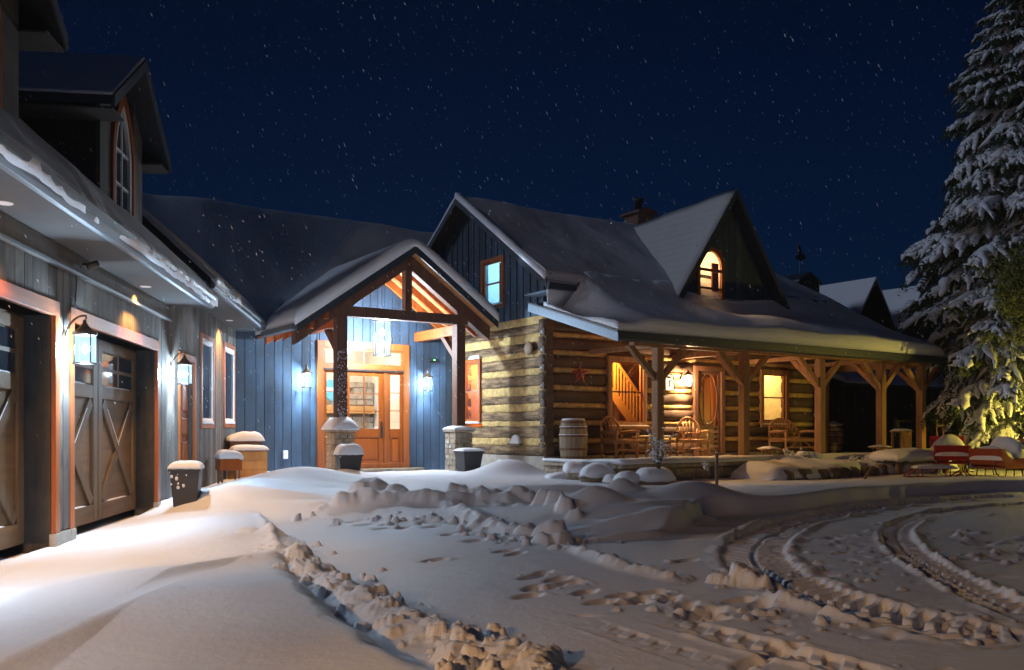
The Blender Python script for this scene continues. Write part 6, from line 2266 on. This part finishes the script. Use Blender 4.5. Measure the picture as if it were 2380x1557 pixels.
def bough(seed, snowy):
    """one drooping bough along +x, length 1: needle triangles and quads of snow"""
    gg = random.Random(seed)
    NV, NF, SV, SF = [], [], [], []
    def spine(t):
        return Vector((t, 0, .08 * t - .46 * t * t))
    def needles(p, d, r_):
        d = d.normalized()
        for _ in range(3):
            q = Vector((gg.uniform(-1, 1), gg.uniform(-1, 1), gg.uniform(-1.3, .4)))
            q = (q - d * q.dot(d)).normalized() * r_ + d * r_ * .5
            w_ = d.cross(q).normalized() * .010
            o_ = len(NV)
            NV.extend([p - w_, p + w_, p + q])
            NF.append((o_, o_ + 1, o_ + 2))
    def pad(pts, w_):
        n_ = 5
        o_ = len(SV)
        m_ = len(pts)
        for i, p in enumerate(pts):
            d = (pts[min(i + 1, m_ - 1)] - pts[max(i - 1, 0)]).normalized()
            r_ = d.cross(Vector((0, 0, 1))).normalized()
            u_ = r_.cross(d)
            t = i / (m_ - 1)
            ww = w_ * (1 - .55 * t) * gg.uniform(.55, 1.45)
            if i in (0, m_ - 1):
                ww *= .35
            for k in range(n_):
                a = 2 * math.pi * k / n_
                SV.append(p + r_ * math.cos(a) * ww + u_ * (math.sin(a) * ww * .62 + ww * .35))
        for i in range(m_ - 1):
            for k in range(n_):
                SF.append((o_ + i * n_ + k, o_ + i * n_ + (k + 1) % n_, o_ + (i + 1) * n_ + (k + 1) % n_, o_ + (i + 1) * n_ + k))
    nt_ = 10
    for i in range(nt_):
        t = .16 + .84 * i / nt_
        p = spine(t)
        for sgn in (-1, 1):
            L = .52 * (1 - t) ** .7 * gg.uniform(.75, 1.1) + .08
            L *= gg.uniform(.6, 1.25)
            fx, fy, dr_ = gg.uniform(.35, .85), gg.uniform(.55, .95), gg.uniform(.35, 1.0)
            pts = []
            for k in range(6):
                q = k / 5
                pts.append(p + Vector((L * fx * q, sgn * L * fy * q, -dr_ * L * q * q - .02 * q)) + Vector((gg.uniform(-.02, .02), gg.uniform(-.02, .02), gg.uniform(-.02, .02))))
            for k in range(5):
                for h_ in (0, .33, .66):
                    needles(pts[k].lerp(pts[k + 1], h_), pts[k + 1] - pts[k], .075)
            # hanging twiglets
            for k in range(1, 6):
                L2 = gg.uniform(.06, .13)
                e = pts[k] + Vector((gg.uniform(.0, .05), sgn * .02, -L2))
                for h_ in (.3, .65, 1.0):
                    needles(pts[k].lerp(e, h_), e - pts[k], .05)
            if gg.random() < snowy:
                pad(pts, .088 * gg.uniform(.7, 1.2) * (1 - .4 * t))
    sp_ = [spine(.10 + .92 * k / 7) for k in range(8)]
    for k in range(7):
        for h_ in (0, .2, .4, .6, .8):
            needles(sp_[k].lerp(sp_[k + 1], h_), sp_[k + 1] - sp_[k], .08)
    if gg.random() < snowy + .1:
        pad(sp_, .11)
    return (np.array([tuple(v) for v in NV]), np.array(NF), np.array([tuple(v) for v in SV]) if SV else np.zeros((0, 3)), np.array(SF) if SF else np.zeros((0, 4), int))


def spruce(p, label, H_, prof, seed, n_whorl, snowy, z_low):
    t = thing('spruce_tree', label, 'tree', p, 0)
    gg = random.Random(seed)
    obj('trunk', MB().tube([(0, 0, -.2), (.02, 0, 1.0), (0, .03, H_ * .4), (0, 0, H_ * .75), (0, 0, H_)], [.26, .22, .16, .08, .015], 12), M['bark'], t, True)
    kinds = [bough(seed * 10 + k, snowy) for k in range(7)]
    NV, NF, SV, SF = [], [], [], []
    nv = sv = 0
    for w_ in range(n_whorl):
        f_ = (w_ / n_whorl) ** .92
        z = z_low + (H_ - .3 - z_low) * f_
        r_ = float(np.interp(z, [a for a, b in prof], [b for a, b in prof]))
        nb = 11 if f_ < .75 else 7
        a0 = gg.uniform(0, 6.28)
        for b in range(nb):
            a = a0 + 2 * math.pi * b / nb + gg.uniform(-.25, .25)
            L = r_ * gg.uniform(.72, 1.16)
            K = kinds[gg.randrange(7)]
            droop = rad(gg.uniform(-4, 16) if f_ < .6 else gg.uniform(-22, 2))
            Mx = Matrix.Translation((0, 0, z + gg.uniform(-.2, .2))) @ Matrix.Rotation(a, 4, 'Z') @ Matrix.Rotation(droop, 4, 'Y') @ Matrix.Rotation(gg.uniform(-.2, .2), 4, 'X')
            ws = min(L, 1.9)
            Mx = np.array(Mx)
            S = np.array([L, ws * 1.0, ws * 1.0])
            for (V_, F_, A_, B_, sn) in ((K[0], K[1], NV, NF, 0), (K[2], K[3], SV, SF, 1)):
                if not len(V_):
                    continue
                q = (V_ * S) @ Mx[:3, :3].T + Mx[:3, 3]
                A_.append(q)
                B_.append(F_ + (sv if sn else nv))
                if sn:
                    sv += len(q)
                else:
                    nv += len(q)
    cr = obj('crown', np_mesh('crown', np.concatenate(NV), np.concatenate(NF)), M['needle'], t)
    cr['kind'] = 'stuff'
    o_ = obj('snow_load', np_mesh('snow_load', np.concatenate(SV), np.concatenate(SF), True), M['snow'], cr)
    o_['kind'] = 'stuff'
    return t


spruce((13.95, 24.6, 0), 'tall spruce loaded with snow at the right edge', 15.5, [(0, 2.0), (1.5, 2.05), (3, 2.3), (5, 2.65), (7, 2.65), (9, 2.1), (11, 1.5), (13, .85), (15.5, .1)], 3, 40, .9, 1.9)


def leafy(p, label, rx, rz, z0, n, seed, size, name='cedar_shrub', cat='shrub', dx=0.0):
    t = thing(name, label, cat, p, 0)
    rs = np.random.RandomState(seed)
    st_ = MB()
    for k in range(5):
        a = k * 1.3
        st_.tube([(0, 0, -.2), (.12 * math.cos(a), .12 * math.sin(a), z0 + rz * .4), (dx + rx * .5 * math.cos(a), rx * .5 * math.sin(a), z0 + rz * 1.3)], [.07, .05, .02], 6)
    obj('trunk', st_, M['bark'], t)
    d = rs.normal(size=(n, 3))
    d /= np.linalg.norm(d, axis=1)[:, None]
    clump = rs.rand(40, 3) * 2 - 1
    c = d * (rs.rand(n, 1) ** .4) * np.array([rx, rx, rz])
    ci = rs.randint(0, 40, n)
    c = c * .55 + .55 * clump[ci] * np.array([rx, rx, rz]) * .8
    c[:, 2] += z0 + rz
    c[:, 0] += dx
    u = rs.normal(size=(n, 3))
    u /= np.linalg.norm(u, axis=1)[:, None]
    u[:, 2] -= .4
    w_ = np.cross(u, rs.normal(size=(n, 3)))
    w_ /= np.linalg.norm(w_, axis=1)[:, None]
    s_ = size * (.6 + .8 * rs.rand(n, 1))
    V = np.stack([c - w_ * s_ * .32, c + u * s_, c + w_ * s_ * .32, c - u * s_ * .5], 1).reshape(-1, 3)
    F = np.arange(n * 4).reshape(-1, 4)
    o_ = obj('crown', np_mesh('crown', V, F), M['leaf'], t)
    o_['kind'] = 'stuff'
    return t


leafy((14.1, 26.3, 0), 'leafy cedar glowing yellow green behind the spruce trunk', 1.5, 1.1, .2, 9000, 4, .075)
leafy((13.7, 21.8, 0), 'tall yellow green cedar branch at the right edge in front of the spruce', .85, 1.0, 3.7, 7000, 5, .065, dx=-1.35)
leafy((14.6, 29.0, 0), 'dark hedge bush far behind the black fence', 1.6, 1.0, .1, 5000, 6, .09)

# garden lamp that lights the trees yellow
gl = thing('garden_lamp', 'garden lamp post shining yellow into the trees by the sleighs', 'lamp', (13.55, 21.7, .1), 0)
obj('stem', MB().tube([(0, 0, -.1), (0, 0, 1.2)], .03, 8), M['black'], gl, True)
obj('base_plate', MB().lathe([(.09, 1.19), (.10, 1.21), (.04, 1.23)], 14), M['black'], gl, True)
for k in range(4):
    a = k * math.pi / 2
    obj('bar', MB().tube([(.09 * math.cos(a), .09 * math.sin(a), 1.2), (.10 * math.cos(a), .10 * math.sin(a), 1.5)], .007, 5), M['black'], gl, True)
obj('head', MB().lathe([(.10, 1.50), (.10, 1.515), (.05, 1.52), (.01, 1.56)], 14), M['black'], gl, True)
obj('bulb', MB().lathe([(.01, 1.27), (.04, 1.31), (.045, 1.36), (.03, 1.41), (.01, 1.43)], 12), M['warm_bulb'], gl, True)
light('garden_light', gl, (0, 0, 1.30), 220, (1.0, .74, .10), .05)

# ================================================================== FALLING SNOW
rs = np.random.RandomState(2)
n = 5000
a = rs.uniform(-.62, .62, n)
Yf = rs.uniform(7.0, 21.0, n)
c = np.stack([a * Yf, Yf, rs.uniform(.2, 1.0, n) * (1.0 + Yf * .52)], 1)
wd = np.array([.42, .1, -.9])
e1 = rs.normal(size=(n, 3))
e1 /= np.linalg.norm(e1, axis=1)[:, None]
s_ = (.0007 + .0028 * rs.rand(n, 1) ** 3) * (.5 + Yf[:, None] / 16)
tip = wd * s_ * 7.0
e2 = np.cross(e1, wd)
e2 /= np.linalg.norm(e2, axis=1)[:, None] + 1e-6
V = np.stack([c + tip, c + e1 * s_, c + e2 * s_, c - e1 * s_, c - e2 * s_, c - tip], 1).reshape(-1, 3)
base = np.arange(n)[:, None, None] * 6
F = (np.array([[0, 1, 2], [0, 2, 3], [0, 3, 4], [0, 4, 1], [5, 2, 1], [5, 3, 2], [5, 4, 3], [5, 1, 4]])[None] + base).reshape(-1, 3)
fs = obj('falling_snow', np_mesh('falling_snow', V, F), M['snow'])
fs['kind'] = 'stuff'

# ================================================================== AIR FULL OF FINE SNOW
hz = bpy.data.materials.new('snowy_air')
hz.use_nodes = True
ht = hz.node_tree
ht.nodes.clear()
pv = ht.nodes.new('ShaderNodeVolumePrincipled')
pv.inputs['Color'].default_value = (0.86, 0.91, 1.0, 1)
pv.inputs['Density'].default_value = 0.0007
pv.inputs['Anisotropy'].default_value = 0.35
ho_ = ht.nodes.new('ShaderNodeOutputMaterial')
ht.links.new(pv.outputs[0], ho_.inputs['Volume'])
hb = obj('haze', MB().box(-330, 330, -90, 430, -2.2, 17.5), hz)
hb['kind'] = 'stuff'
